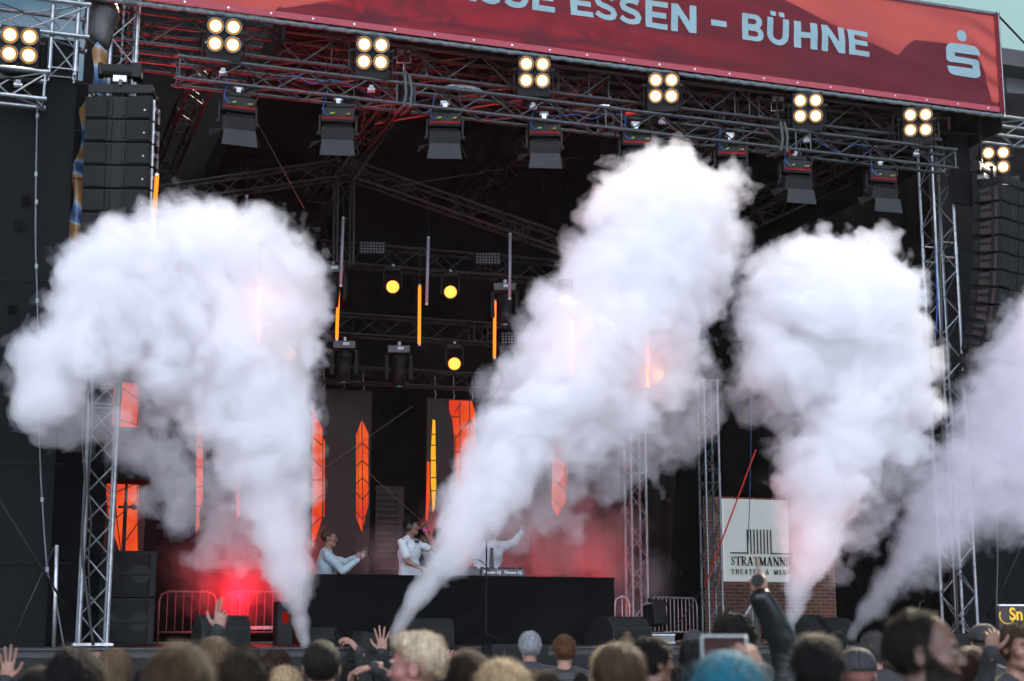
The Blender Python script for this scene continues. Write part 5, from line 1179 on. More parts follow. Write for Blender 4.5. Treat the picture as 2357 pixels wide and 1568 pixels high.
class Person:
    def __init__(s, label, foot, H, yaw, skin_='fair', hair='short', hcol='brown', top=(.02, .02, .022), legs=(.03, .035, .05), head_yaw=0, head_pitch=0, head_roll=0, lean=0,
                 arms=None, fem=False, sleeve=1.0, beard=None, cap_=None, group='people in the crowd', lod=1, glasses=False, collar=False, topmat=None, eyes=False, seed=0, hood=False, bulk=1.0, puff=.016, hands=None):
        # arms: list of (side, elbow, wrist) in body space relative to the shoulder; body space: x right, -y forward
        t = s.t = empty('person', foot, label, 'person', yaw, group)
        hc = Vector((0, -.01, H-.122)); nb = Vector((0, .02, hc.z-.17)); zs = hc.z-.235
        bend = Matrix.Rotation(lean, 3, 'X')
        pv = Vector((0, 0, H*.53))
        def B(p): return pv+bend @ (Vector(p)-pv) if lean else Vector(p)
        hcW = B(hc); HM = Matrix.Rotation(head_yaw, 3, 'Z') @ Matrix.Rotation(head_pitch+lean*.3, 3, 'X') @ Matrix.Rotation(head_roll, 3, 'Y')
        s.hc, s.HM = hcW, HM; bk = bulk*(.92 if fem else 1); sw = .185*bk
        fn = {0: .016, 1: .010, 2: .0065}[lod]; cs_ = .035
        reach = [Vector((sw+.1, .2, 0)), Vector((-sw-.1, -.2, 0))]
        A = []
        if arms is None: arms = [(1, (.05, .02, -.29), (.04, -.06, -.54)), (-1, (-.05, .02, -.29), (-.04, -.06, -.54))]
        for (sd_, e, w_) in arms:
            sh = B((sd_*sw, .02, zs)); A.append((sd_, sh, sh+Vector(e), sh+Vector(w_)))
        allp = [q for a in A for q in a[1:]]+[hcW, B((0, 0, zs))]
        lo = [min(q[i] for q in allp)-.14 for i in range(3)]; hi = [max(q[i] for q in allp)+.14 for i in range(3)]
        lo[0] = min(lo[0], -.26); hi[0] = max(hi[0], .26); lo[1] = min(lo[1], -.2); hi[1] = max(hi[1], .22)
        xs = axis(lo[0], hcW.x-.115, hcW.x+.115, hi[0], fn, .022); ys = axis(lo[1], hcW.y-.135, hcW.y+.13, hi[1], fn, .022)
        zs_ = axis(-.03, hcW.z-.17, hcW.z+.135, max(hi[2], hcW.z+.14), fn, .03)
        P = np.meshgrid(xs, ys, zs_, indexing='ij'); P = [q.astype(np.float32) for q in P]
        def body(P, off=0, arms_=True, legs_=True, torso=True, up=1.0, slv=1.0):
            if lean: Q = local(P, pv-bend @ pv, bend); T_ = P[2] > pv.z; Q = [np.where(T_, Q[i], P[i]) for i in range(3)]
            else: Q = P
            d = np.full(P[0].shape, 9., np.float32)
            if torso:
                d = ell(Q, (0, .02, zs-.13), (.165*bk, .105*bk, .19)); d = smin(d, ell(Q, (0, .01, H*.60), (.14*bk, .10*bk, .16)), .08)
                d = smin(d, ell(Q, (0, .02, H*.52), (.155*bk, .115*bk, .12)), .06)
                for sd_ in (-1, 1): d = smin(d, cap(Q, (sd_*.04, .03, zs+.055), (sd_*sw, .02, zs+.0), .050, .052), .05)
            if legs_:
                for sd_ in (-1, 1):
                    l = np.minimum(cap(Q, (sd_*.085, .01, H*.50), (sd_*.10, -.01, H*.27), .085, .058), cap(Q, (sd_*.10, -.01, H*.27), (sd_*.11, .03, .07), .058, .040))
                    l = smin(l, cap(Q, (sd_*.11, .04, .035), (sd_*.13, -.14, .028), .038, .030), .03); d = smin(d, l, .03)
            if arms_:
                for (_, a, b, c) in A:
                    c2 = b+(c-b)*min(1, max(0, slv*2-1)); b2 = a+(b-a)*min(1, slv*2)
                    m_ = cap(P, a, b2, .050, .040 if slv > .5 else .046)
                    if slv > .5: m_ = smin(m_, cap(P, b, c2, .040, .028), .01)
                    d = smin(d, m_, .035)
            return d-off
        d = body(P); d = smin(d, cap(P, B(nb-Vector((0, -.012, .07))), B(nb+Vector((0, -.02, .09))), .060 if not fem else .050, .055 if not fem else .046), .035)
        Q = local(P, hcW, HM); d = smin(d, sd_head(Q, fem), .015)
        v, q = surf_nets(xs, ys, zs_, d); VV = [v]; QQ = [q]
        # hands
        for i, a in enumerate(A):
            hd = (hands or {}).get(a[0], dict(curls=(.25, .3, .35, .4), dirn=None, palm=None))
            z_ = Vector(hd.get('dirn') or (a[3]-a[2])).normalized(); y_ = -Vector(hd.get('palm') or (0, -1, 0)); y_ = (y_-z_*y_.dot(z_)).normalized(); x_ = y_.cross(z_)
            M = Matrix((x_, y_, z_)).transposed(); g = .0045 if lod else .006
            hx = np.arange(-.10, .10, g); hy = np.arange(-.11, .06, g); hz = np.arange(-.05, .21, g)
            G = [k.astype(np.float32) for k in np.meshgrid(hx, hy, hz, indexing='ij')]
            vh, qh = surf_nets(hx, hy, hz, sd_hand(G, hd['curls'], hd.get('spread', .35), hd.get('thumb', (.9, .25)), hd.get('side', 1)))
            vh = (np.array(M) @ vh.T).T+np.array(a[3]); QQ.append(qh+sum(len(k) for k in VV)); VV.append(vh)
            s.__dict__.setdefault('wr', []).append((a[3], M))
        sk = skin(skin_); s.sk = sk
        s.body = np_mesh('body', np.concatenate(VV), np.concatenate(QQ), sk, t)
        # clothes
        tm = topmat or mat('cloth_%02x%02x%02x' % tuple(int(min(.99, c)*255) for c in top), top, .8, 0, .2, 5, .5, 14)
        xs2 = np.arange(lo[0]-.03, hi[0]+.05, .016 if lod > 1 else .022); ys2 = np.arange(lo[1]-.03, hi[1]+.05, .016 if lod > 1 else .022); z2 = np.arange(H*.42, max(hi[2], zs+.2)+.03, .018 if lod > 1 else .024)
        P2 = [k.astype(np.float32) for k in np.meshgrid(xs2, ys2, z2, indexing='ij')]
        wr_ = noise3(P2[0]*9+20, P2[1]*9+20, P2[2]*11+20, 3+seed)*(.008 if lod < 2 else .013)+np.abs(noise3(P2[0]*14+P2[2]*7+20, P2[1]*14+20, P2[2]*15+20, 4+seed))*(.006 if lod < 2 else .012)
        dt = body(P2, puff, True, False, True, 1, sleeve)+wr_
        if sleeve > .6:
            for (_, a, b, c) in A: dt = smin(dt, cap(P2, c-(c-b).normalized()*.03, c-(c-b).normalized()*.012, .036, .036), .01) if sleeve >= 1 else dt
        if collar: dt = smin(dt, np.maximum(cap(P2, B(nb-Vector((0, 0, .06))), B(nb+Vector((0, 0, .0))), .073, .070), -(cap(P2, B(nb), B(nb+Vector((0, 0, .1))), .056, .056))), .02)
        if hood: dt = smin(dt, ell(P2, B(nb+Vector((0, .07, -.03))), (.115, .075, .055)), .03); dt = np.maximum(dt, -cap(P2, B(nb), B(nb+Vector((0, -.03, .2))), .06, .07))
        dt = np.maximum(dt, H*.46-P2[2])
        v, q = surf_nets(xs2, ys2, z2, dt)
        s.top = np_mesh('jacket' if sleeve >= 1 else 'shirt', v, q, tm, t)
        x3 = np.arange(-.24, .26, .026); y3 = np.arange(-.2, .2, .026); z3 = np.arange(.06, H*.56, .03)
        P3 = [k.astype(np.float32) for k in np.meshgrid(x3, y3, z3, indexing='ij')]
        v, q = surf_nets(x3, y3, z3, np.maximum(body(P3, .012, False, True, False), P3[2]-H*.53)); np_mesh('trousers', v, q, mat('denim_%d' % int(legs[2]*999), legs, .85), t)
        s.fem = fem
        # hair
        if hair:
            hx = np.arange(-.14, .145, .0065); hy = np.arange(-.15, .20, .0065); hz = np.arange(-.42 if hair == 'long' else -.16, .20, .0065)
            G = [k.astype(np.float32) for k in np.meshgrid(hx, hy, hz, indexing='ij')]
            v, q = surf_nets(hx, hy, hz, sd_hair(G, hair, seed))
            nb_ = {'crop': (3000, .009, .3, .35), 'short': (6500, .026, .4, .34), 'full': (5200, .038, .8, .26), 'curly': (4200, .026, .1, .8), 'long': (6500, .07, 3, .10), 'quiff': (6000, .024, .2, .14), 'spiky': (4500, .036, -.3, .9)}.get(hair, (5000, .03, .6, .2))
            vb, qb = blades(v, q, nb_[0], nb_[1], seed+3, nb_[2], nb_[3], style=hair); q = np.concatenate([q, qb+len(v)]); v = np.concatenate([v, vb])
            v = (np.array(HM) @ v.T).T+np.array(hcW)
            np_mesh('hair', v, q, hairm(hcol, HC[hcol]), t, smooth=True)
        if hair == 'quiff':
            g_ = sd_hair(G, 'crop', seed+1); v, q = surf_nets(hx, hy, hz, g_); vb, qb = blades(v, q, 2500, .008, seed+9, 0, .3); q = np.concatenate([q, qb+len(v)]); v = np.concatenate([v, vb])
            np_mesh('shaved_side', (np.array(HM) @ v.T).T+np.array(hcW), q, mat('stubble_blond', (.26, .16, .105), .7, 0, .2, 60, .3, 120), t)
        if cap_:
            cm = mat('cap_'+cap_[0], cap_[1], .75, 0, .2, 8, .3, 30); bw_ = cap_[2]    # yaw of the peak relative to the face
            mb = MB(); n = 24
            for j in range(9):
                pass
            def cf(a, b):
                g = 2*math.pi*a; e = math.pi/2*b; return (.090*math.sin(g)*math.cos(e)**.8, .014+.108*math.cos(g)*math.cos(e)**.8, .020+.105*math.sin(e)**.9)
            mb.grid(cf, 28, 10); mb.v = [HM @ k+hcW for k in mb.v]; c_ = mb.obj('cap', cm, t, smooth=True, solid=.004)
            mb = MB(); Rz = Matrix.Rotation(bw_, 3, 'Z')
            mb.grid(lambda a, b: Rz @ Vector(((a-.5)*.15*(1-.15*b), -.095-.065*b*math.sin(math.pi*(.18+.64*a)), .026-.012*b+.014*math.cos((a-.5)*2.4))), 12, 5)
            mb.v = [HM @ k+hcW for k in mb.v]; mb.obj('peak', cm, c_, smooth=True, solid=.004)
            if len(cap_) > 3:
                Rb = Matrix.Rotation(cap_[3], 3, 'Z'); mb = MB().cyl((0, -.101, .06), (0, -.106, .062), .022, n=18); mb.v = [HM @ (Rb @ k)+hcW for k in mb.v]; mb.obj('badge', mat('white_badge', (.5, .5, .5), .5), c_)
        if beard:
            hx = np.arange(-.10, .10, .006); hy = np.arange(-.14, .06, .006); hz = np.arange(-.14, .02, .006); G = [k.astype(np.float32) for k in np.meshgrid(hx, hy, hz, indexing='ij')]
            b = sd_head(G)-.006+noise3(G[0]*70, G[1]*70, G[2]*70, 3)*.004
            b = np.maximum(b, G[2]+.030-np.clip((G[1]+.05)*.9, -.02, .05)); b = np.maximum(b, G[1]-.005); b = np.maximum(b, -(ell(G, (0, -.092, -.052), (.022, .02, .012)))); b = np.maximum(b, -(ell(G, (0, -.11, -.02), (.03, .03, .018))))
            v, q = surf_nets(hx, hy, hz, b); vb, qb = blades(v, q, 900, .010, 3, 1, .5); q = np.concatenate([q, qb+len(v)]); v = np.concatenate([v, vb])
            np_mesh('beard', (np.array(HM) @ v.T).T+np.array(hcW), q, hairm(beard, HC[beard]), t)
        if eyes:
            ew = mat('eye_white', (.13, .12, .12), .3, 0, .02, 5, 0); ed = mat('eye_dark', (.02, .015, .012), .15, 0, .02, 5, 0)
            for sd_ in (-1, 1):
                e = MB().sph((0, 0, 0), .0115, 12, 8); e.v = [HM @ (k+Vector((sd_*.031, -.0765, .007)))+hcW for k in e.v]; e = e.obj('eye', ew, t, smooth=True)
                i_ = MB().sph((0, 0, 0), .0062, 10, 6, (1, .5, 1)); i_.v = [HM @ (k+Vector((sd_*.031, -.0865, .007)))+hcW for k in i_.v]; i_.obj('iris', ed, e, smooth=True)
                br = MB().tube([HM @ Vector((sd_*x, y, z))+hcW for x, y, z in ((.016, -.090, .024), (.032, -.091, .030), (.048, -.078, .026))], .0042, 6); br.obj('eyebrow', hairm(hcol if hair else 'dark', HC[hcol]), t)
            lp = MB().tube([HM @ Vector((x, y, z))+hcW for x, y, z in ((-.022, -.082, -.053), (-.008, -.092, -.051), (.008, -.092, -.051), (.022, -.082, -.053))], .0046, 6); lp.obj('lips', mat('lips', (.34, .12, .10), .45), t, smooth=True)
        if glasses:
            gm = mat('dark_glasses', (.01, .012, .015), .12); mb = MB()
            for sd_ in (-1, 1): mb.sph((sd_*.031, -.092, .006), .024, 12, 8, (1, .25, .8)); mb.cyl((sd_*.05, -.088, .012), (sd_*.082, .01, .010), .003)
            mb.cyl((-.01, -.1, .01), (.01, -.1, .01), .003); mb.v = [HM @ k+hcW for k in mb.v]; mb.obj('glasses', gm, t, smooth=True)
    def extra(s, name, mb, m, smooth=True, parent=None): return mb.obj(name, m, parent or s.t, smooth=smooth)
def at_head(x, ytop, wpx, W=.172, hh=.118):     # ground position and height of a person whose head top is seen there
    dep = W*F/wpx
    d = ray(x, ytop); p = CAM+d*(dep/(d.y*math.cos(PITCH)+d.z*math.sin(PITCH)))
    return Vector((p.x, p.y, 0)), p.z-.008
# ---- crowd: (x, top y, head width px, yaw in degrees [180 = seen from behind], ...)
BACK = 180
def crowd(label, x, y, w_, yaw, **k):
    foot, H = at_head(x, y, w_, .185 if k.get('hair') in ('curly', 'long', 'full') else .172)
    by = k.pop('body_yaw', yaw*.5+90 if yaw < 180 else 180+(yaw-180)*.5)
    # head centre is where the pixel asks for it: the body turns under it
    base = facing(foot); reach_ = k.pop('reach', None)
    if reach_:
        yw = base+R(by); Mi = Matrix.Rotation(-yw, 3, 'Z'); A = []; hd = {}
        for (sd_, wx, wy, dist, palm, dirn, curls) in reach_:
            w3 = Mi @ (PD(wx, wy, dist)-foot); sh = Vector((sd_*.17, .02, H-.122-.235)); v_ = w3-sh
            el = sh+v_*.5+Vector((sd_*.08, 0, -.16)); A.append((sd_, tuple(el-sh), tuple(v_)))
            hd[sd_] = dict(curls=curls, palm=tuple(Mi @ Vector(palm)), dirn=tuple(Mi @ Vector(dirn)), side=1 if sd_ < 0 else -1)
        k['arms'] = A; k['hands'] = hd
    P_ = Person(label, foot, H, base+R(by), head_yaw=R(yaw-by), lod=2 if w_ > 70 or k.get('eyes') else 1, seed=int(x) % 97, **k)
    return P_
dk = (.010, .011, .013)
crowd('person at the far left with brown hair just above the picture edge', 92, 1537, 96, 215, hair='short', hcol='dark', head_pitch=-.2)
crowd('person with thick black hair, second from the left', 172, 1500, 112, 180, hair='full', hcol='black')
crowd('bald man at the left in front of the black stage skirt', 222, 1497, 44, 200, hair=None, skin_='bald')
crowd('woman with long blonde hair at the left, turned slightly right', 262, 1496, 64, 225, hair='long', hcol='dark_blond', fem=True, eyes=True)
crowd('curly person in glasses behind the long haired blonde woman', 313, 1518, 30, 235, hair='curly', hcol='brown', glasses=True, fem=True)
crowd('person with broad short brown hair, largest head left of the centre', 412, 1484, 146, 180, hair='short', hcol='light_brown', bulk=1.1)
crowd('woman with smooth brown hair behind the large brown head', 494, 1470, 74, 190, hair='long', hcol='dark_blond', fem=True)
crowd('small blond head left of the spiky brown head', 540, 1512, 26, 180, hair='curly', hcol='blond')
crowd('person with tousled brown hair brushed up to a point', 562, 1510, 92, 185, hair='spiky', hcol='brown')
crowd('woman with dark curly hair in front of the stage skirt', 636, 1507, 50, 180, hair='curly', hcol='auburn', fem=True)
crowd('person with fluffy blonde curls at the bottom edge left of the cropped head', 654, 1546, 62, 180, hair='curly', hcol='blond', fem=True)
crowd('man with short dark hair and both ears showing, below the left smoke jet', 741, 1472, 88, 180, hair='crop', hcol='dark')
crowd('woman with dark braided hair low between the short haired man and the blond man', 806, 1538, 40, 180, hair='bun', hcol='dark', fem=True)
k_ = crowd('man with swept up platinum blond hair and shaved sides, facing left', 962, 1459, 104, 254, hair='quiff', hcol='pale_blond', skin_='pink', eyes=True, collar=True, body_yaw=215)
crowd('brown haired head partly behind the platinum blond man', 1013, 1467, 33, 180, hair='short', hcol='brown')
crowd('person with flat dark hair far behind the platinum blond man', 1046, 1492, 38, 180, hair='full', hcol='black')
crowd('large blurred dark brown head right of the platinum blond man', 1076, 1500, 100, 175, hair='short', hcol='brown')
crowd('person with pale blond short hair at the bottom edge near the centre', 1156, 1528, 112, 180, hair='full', hcol='blond')
crowd('grey haired man with a beard and a dark patterned jumper, seen from behind', 1219, 1455, 46, 190, hair='short', hcol='grey', top=(.028, .022, .032), collar=True, bulk=1.25)
crowd('woman with a light brown ponytail low in front of the grey haired man', 1227, 1541, 54, 180, hair='pony', hcol='dark_blond', fem=True)
pf_ = mat('quilted_black', (.016, .017, .019), .55, 0, .2, 5, .9, 9, stretch=(.3, .3, 3))
crowd('ginger haired man in a black puffer jacket with a hood', 1299, 1463, 48, 180, hair='short', hcol='ginger', topmat=pf_, hood=True, bulk=1.35)
crowd('woman with long straight blonde hair right of the ginger haired man', 1394, 1489, 60, 170, hair='long', hcol='blond', fem=True)
crowd('blonde woman with her hair tied up in a bun in front of the large monitor', 1443, 1462, 32, 180, hair='bun', hcol='dark_blond', fem=True)
crowd('small pale haired head beside the bun of the blonde woman', 1460, 1496, 28, 180, hair='short', hcol='grey')
crowd('young person with a smooth brown bowl cut and both ears showing', 1425, 1489, 98, 180, hair='bowl', hcol='light_brown')
jk = crowd('black haired man turned right, in a jacket with a white striped collar', 1502, 1466, 78, 122, hair='short', hcol='black', skin_='tan', eyes=True, collar=True, body_yaw=150)
crowd('man in a black cap at the right of the crowd barrier', 1598, 1449, 44, 140, hair='crop', hcol='black', cap_=('black', (.013, .014, .016), math.pi))
crowd('woman with long black hair below the man in the black cap', 1592, 1474, 48, 180, hair='long', hcol='black', fem=True)
vest = mat('neon_vest', (.45, .85, .02), .6, 0, .05, 5, .3)
crowd('steward in a neon yellow vest, head hidden by the crowd', 1577, 1512, 36, 160, hair='short', hcol='black', topmat=vest, bulk=1.3)
crowd('person with tall curly black hair in front of the brick wall', 1689, 1422, 74, 180, hair='curly', hcol='black')
crowd('person with teal blue hair and brown roots holding up a phone', 1672, 1506, 150, 182, hair='long', hcol='teal', fem=True,
      reach=[(1, 1752, 1556, 4.92, (-.7, .4, .1), (-.30, .2, .9), (.7, .75, .8, .85))])
crowd('tanned bald man in sunglasses behind the arm in the leather jacket', 1815, 1470, 38, 230, hair=None, skin_='bald', glasses=True)
crowd('large blurred black haired head at the foot of the upright smoke', 1879, 1468, 104, 180, hair='full', hcol='black')
crowd('man with cropped black hair in front of the black box speakers', 1927, 1452, 46, 180, hair='crop', hcol='black', skin_='tan')
crowd('man wearing a black cap backwards over a shaved neck', 1972, 1490, 82, 184, hair=None, skin_='pink', cap_=('black', (.013, .014, .016), 0.0))
crowd('man with grey spiky hair behind the backwards cap', 2012, 1465, 50, 200, hair='spiky', hcol='salt', skin_='pink')
crowd('bearded man with receding hair turned right, largest head in the crowd', 2116, 1400, 138, 92, hair='recede', hcol='dark', skin_='olive', beard='dark', eyes=True, body_yaw=115)
crowd('steward in a light green vest between the cap wearer and the bearded man', 2036, 1522, 40, 160, hair='short', hcol='brown', topmat=mat('green_vest', (.25, .75, .12), .6, 0, .05))
crowd('woman with long reddish brown hair right of the bearded man', 2232, 1492, 78, 180, hair='long', hcol='auburn', fem=True)
crowd('man in a black cap with a round badge near the right edge', 2262, 1435, 62, 200, hair='crop', hcol='black', cap_=('black', (.013, .014, .016), math.pi, R(255)))
crowd('young man with short fair hair cut off by the right picture edge', 2338, 1436, 74, 40, hair='short', hcol='light_brown', skin_='fair', eyes=True, hood=True, body_yaw=60)
for i, (lab, x, y, w_, ha, hc_, fm) in enumerate((
  ('small dark head between the far left person and the thick black hair', 128, 1520, 40, 'short', 'dark', 0), ('low brown head right of the bald man at the left', 246, 1532, 56, 'full', 'brown', 1),
  ('dark head low between the glasses wearer and the large brown head', 334, 1540, 44, 'short', 'black', 0), ('small dark blond head below the left floor monitor', 600, 1524, 34, 'short', 'dark_blond', 0),
  ('small black head between the short haired man and the curly auburn hair', 690, 1518, 30, 'full', 'black', 0), ('dark head right of the raised limp hand', 845, 1532, 46, 'full', 'black', 1),
  ('small auburn head left of the grey haired man', 1150, 1508, 34, 'short', 'auburn', 0), ('brown head low between the grey haired man and the ginger man', 1262, 1552, 60, 'short', 'brown', 0),
  ('low dark head in front of the ginger man', 1330, 1548, 52, 'full', 'dark', 1), ('small dark head right of the blonde bun', 1478, 1500, 28, 'short', 'black', 0),
  ('dark brown head low right of the white striped collar', 1556, 1540, 50, 'full', 'dark', 1), ('black head low between the teal hair and the leather jacket', 1782, 1540, 52, 'short', 'black', 0),
  ('small brown head in front of the right floor monitors', 1860, 1462, 26, 'short', 'brown', 0), ('dark head low between the bearded man and the auburn hair', 2186, 1546, 60, 'short', 'dark', 0),
  ('small dark head at the foot of the rightmost smoke jet', 1958, 1474, 26, 'short', 'black', 0), ('black head low at the right below the badge cap', 2296, 1540, 66, 'full', 'black', 1))):
    crowd(lab, x, y, w_, 172+(i*37) % 24, hair=ha, hcol=hc_, fem=bool(fm))
# ---- raised hands of people whose heads stay below the picture edge
def raised(label, wx, wy, ppm, ex, ey, side, curls, palm, dirn, skin_='fair', sleeve=1.0, spread=.35, thumb=(.9, .25), H=None, top=dk, topmat=None, ysh=None, thing=None, band=None, other=None, puff=.016):
    # wrist seen at (wx, wy), elbow at (ex, ey); ppm = pixels per metre there
    dep = F/ppm
    def at(x, y, dd=0): d = ray(x, y); return CAM+d*((dep+dd)/(d.y*math.cos(PITCH)+d.z*math.sin(PITCH)))
    w_, e_ = at(wx, wy), at(ex, ey, .05); up = (e_-w_).normalized(); e_ = w_+up*min(.27, max(.23, (e_-w_).length))
    sh = e_+Vector((up.x*.10, .05, -.27)); H_ = sh.z+.235+.122
    lim = CAMZ-(113+6)/F*dep-.02
    if H_ > lim: sh.z -= H_-lim; H_ = lim
    yaw = facing(w_)+math.pi; Mi = Matrix.Rotation(-yaw, 3, 'Z')
    foot = Vector((sh.x, sh.y, 0))-Matrix.Rotation(yaw, 3, 'Z') @ Vector((side*.185, .02, 0))
    loc = lambda p: Mi @ (p-sh)
    hd = {side: dict(curls=curls, palm=tuple(Mi @ Vector(palm)), dirn=tuple(Mi @ Vector(dirn)), spread=spread, thumb=thumb, side=1 if side < 0 else -1)}
    A = [(side, tuple(loc(e_)), tuple(loc(w_))), (-side, (-side*.05, .02, -.29), (-side*.04, -.06, -.54))]
    p = Person(label, foot, H_, yaw, skin_=skin_, hair='short', hcol='dark', top=top, arms=A, hands=hd, topmat=topmat, sleeve=sleeve, lod=1, seed=int(wx) % 31, puff=puff)
    p.w, p.e, p.Mi, p.foot = w_, e_, Mi, foot
    if band:
        c = Mi @ (w_-foot); ax = (Mi @ (w_-e_)).normalized(); mb = MB().cyl(c-ax*.012, c+ax*.012, .032, n=16); mb.obj('wristband', mat('band_'+band[0], band[1], .5), p.t)
    return p
raised('person whose raised hand with crossed fingers covers the left floor monitor', 815*.0+816*0+503, 1450, 390, 506, 1530, -1, (.12, .05, .9, 1.0), (0, 1, 0), (.12, 0, 1), band=('pale', (.45, .5, .6)), spread=.1)
raised('person with a limp raised hand and a pink wristband left of the tilted box', 826, 1500, 330, 840, 1580, 1, (.35, .45, .5, .55), (-.6, .2, -.5), (-.7, 0, .8), band=('pink', (.7, .25, .4)))
raised('person raising an open hand in a black sleeve below the slanting smoke', 880, 1500, 310, 878, 1580, -1, (.05, .05, .08, .1), (0, 1, 0), (-.05, 0, 1), spread=.7)
raised('person reaching out a low hand left of the platinum blond man', 862, 1536, 420, 900, 1570, -1, (.4, .45, .5, .55), (0, 0, -1), (-1, .1, -.12))
raised('person with a raised blurred open hand at the bottom left corner', 16, 1566, 420, 10, 1640, -1, (.05, .05, .05, .1), (0, -1, 0), (0, 0, 1), spread=.5)
raised('person with a pinkish hand raised right behind the platinum blond man', 1022, 1538, 330, 1020, 1600, 1, (.5, .6, .6, .7), (0, 1, 0), (.35, 0, .9), skin_='pink')
lj = mat('black_leather', (.008, .011, .011), .32, 0, .2, 6, 1.0, 9, spec=.4)
pr = raised('person in a shiny black leather jacket raising a fist with one finger up', 1750, 1376, 480, 1802, 1480, 1, (1.0, .0, 1.0, 1.1), (0, 1, 0), (-.12, 0, 1), topmat=lj, thumb=(.3, 1.0), puff=.032)
raised('hand holding up a dark phone beside the badge cap at the right edge', 2282, 1500, 440, 2268, 1560, 1, (.9, .9, .9, 1.0), (0, 1, 0), (.15, 0, 1), skin_='tan')
def gadget(name, label, cat, x, y, ppm, sz, m, rz=0, ry=0, face=None, dd=0):
    dep = F/ppm+dd; d = ray(x, y); p = CAM+d*(dep/(d.y*math.cos(PITCH)+d.z*math.sin(PITCH)))
    t = empty(name, p, label, cat, facing(p)+rz); t.rotation_euler = (0, ry, facing(p)+rz)
    MB().box((0, 0, 0), sz).obj('casing', m, t, bevel=.006)
    if face: MB().box((0, -sz[1]/2-.001, 0), (sz[0]*.90, .002, sz[2]*.86)).obj('screen', face, t)
    return t
ph = mat('phone_case', (.30, .36, .36), .3, .3); scn = emis('phone_screen_glow', (.07, .04, .045), .8)
gadget('phone', 'phone in a pale case held up sideways over the teal hair, filming the stage', 'phone', 1667, 1489, 715, (.150, .009, .075), ph, face=scn)
gadget('phone', 'dark phone held up at the right edge beside the fair haired young man', 'phone', 2328, 1478, 430, (.075, .009, .15), BLK, rz=R(40))
q = PT(1741, 1337, -1); dpt = F/480; d = ray(1741, 1337); p = CAM+d*(dpt/(d.y*math.cos(PITCH)+d.z*math.sin(PITCH)))
t = empty('pocket_lamp', p+Vector((0, -.035, 0)), 'small black cylinder gripped in the raised fist of the leather jacket wearer', 'lamp', facing(p)); MB().cyl((0, -.03, 0), (0, .08, 0), .030, n=20).cyl((0, -.035, 0), (0, -.03, 0), .024, n=20).obj('barrel', BLK, t)

# ---- performers on the stage: booth top is at height BZ
def on_stage(label, x, ytop, v, yaw, H=1.78, **k):
    p = PT(x, ytop, v); foot = Vector((p.x, p.y, max(DECK, p.z-H-.2)))
    Hh = p.z-foot.z
    if Hh > 2.0: foot.z = p.z-H; Hh = H
    P_ = Person(label, foot, Hh, yaw, group=None, lod=2, **k); P_.foot = foot; return P_
print('BZ', BZ, 'top', PT(945, 1192, 1.2).z-DECK)
RZ_ = PT(945, 1192, 1.4).z-1.80
# a riser carries the performers
ri = MB().box((0, 0, 0), (5.6, 1.5, .1)).obj('riser', deck_m); ri.location = S((us0+us1)/2-.3, 1.75, RZ_-.05); ri.rotation_euler = (0, 0, TH); tag(ri, 'black riser behind the booth on which the performers stand', 'riser')
rl = MB()
for sx_ in (-2.6, 0, 2.6):
    for sy_ in (-.6, .6): rl.cyl((sx_, sy_, -.05), (sx_, sy_, -(RZ_-DECK)+.05), .03)
rl.obj('riser_leg', STEEL, ri)
def stager(label, x, ytop, v, H, yaw, **k):
    p = PT(x, ytop, v); foot = Vector((p.x, p.y, p.z-H)); return Person(label, foot, H, yaw, group=None, lod=2, **k)
wj = mat('pale_blue_fleece', (.34, .43, .47), .85, 0, .08, 4, .5, 10)
ws = mat('white_tshirt', (.56, .62, .66), .8, 0, .05, 4, .35, 9)
pm1 = Person('man in a pale blue fleece jacket holding a phone out in front', PT(757, 1219, 1.2)-Vector((0, 0, 1.80)), 1.80, TH+R(82)-R(0), hair='crop', hcol='light_brown', topmat=wj, collar=True, lod=2, eyes=True, group=None, bulk=1.25,
    head_yaw=R(-8), arms=[(1, (.04, -.28, -.08), (-.06, -.50, .02)), (-1, (-.02, -.20, -.22), (.02, -.40, -.06))], hands={1: dict(curls=(.7, .7, .7, .7), palm=(-1, 0, 0), dirn=(0, -.5, .8), side=1), -1: dict(curls=(.8, .8, .8, .8), palm=(1, 0, 0), dirn=(0, -.3, .9), side=-1)})
c = Matrix.Rotation(TH+R(82), 3, 'Z') @ Vector((.10, -.555, 1.80-.357+.05))+pm1.t.location
t = empty('phone', c, 'dark phone held by the man in the pale blue fleece', 'phone', TH+R(82)); MB().box((0, 0, .03), (.075, .009, .15)).obj('casing', BLK, t, bevel=.004)
dj = Person('DJ in a white T-shirt and black bow tie, headphones on, fist raised', PT(946, 1192, 1.2)-Vector((0, 0, 1.84)), 1.84, TH+R(52), hair='short', hcol='dark', topmat=ws, sleeve=.34, lod=2, eyes=True, group=None, skin_='fair', bulk=1.28, head_yaw=R(14),
    arms=[(1, (.03, -.25, -.06), (-.03, -.15, .20)), (-1, (-.05, -.10, -.27), (-.02, -.36, -.38))], hands={1: dict(curls=(1.2, 1.25, 1.25, 1.2), palm=(-1, 0, .1), dirn=(.0, .1, 1), side=1, thumb=(.3, 1)), -1: dict(curls=(.4, .4, .4, .4), palm=(0, -.2, -1), dirn=(0, -1, -.1), side=1)})
HB = mat('headphone_black', (.012, .012, .013), .35)
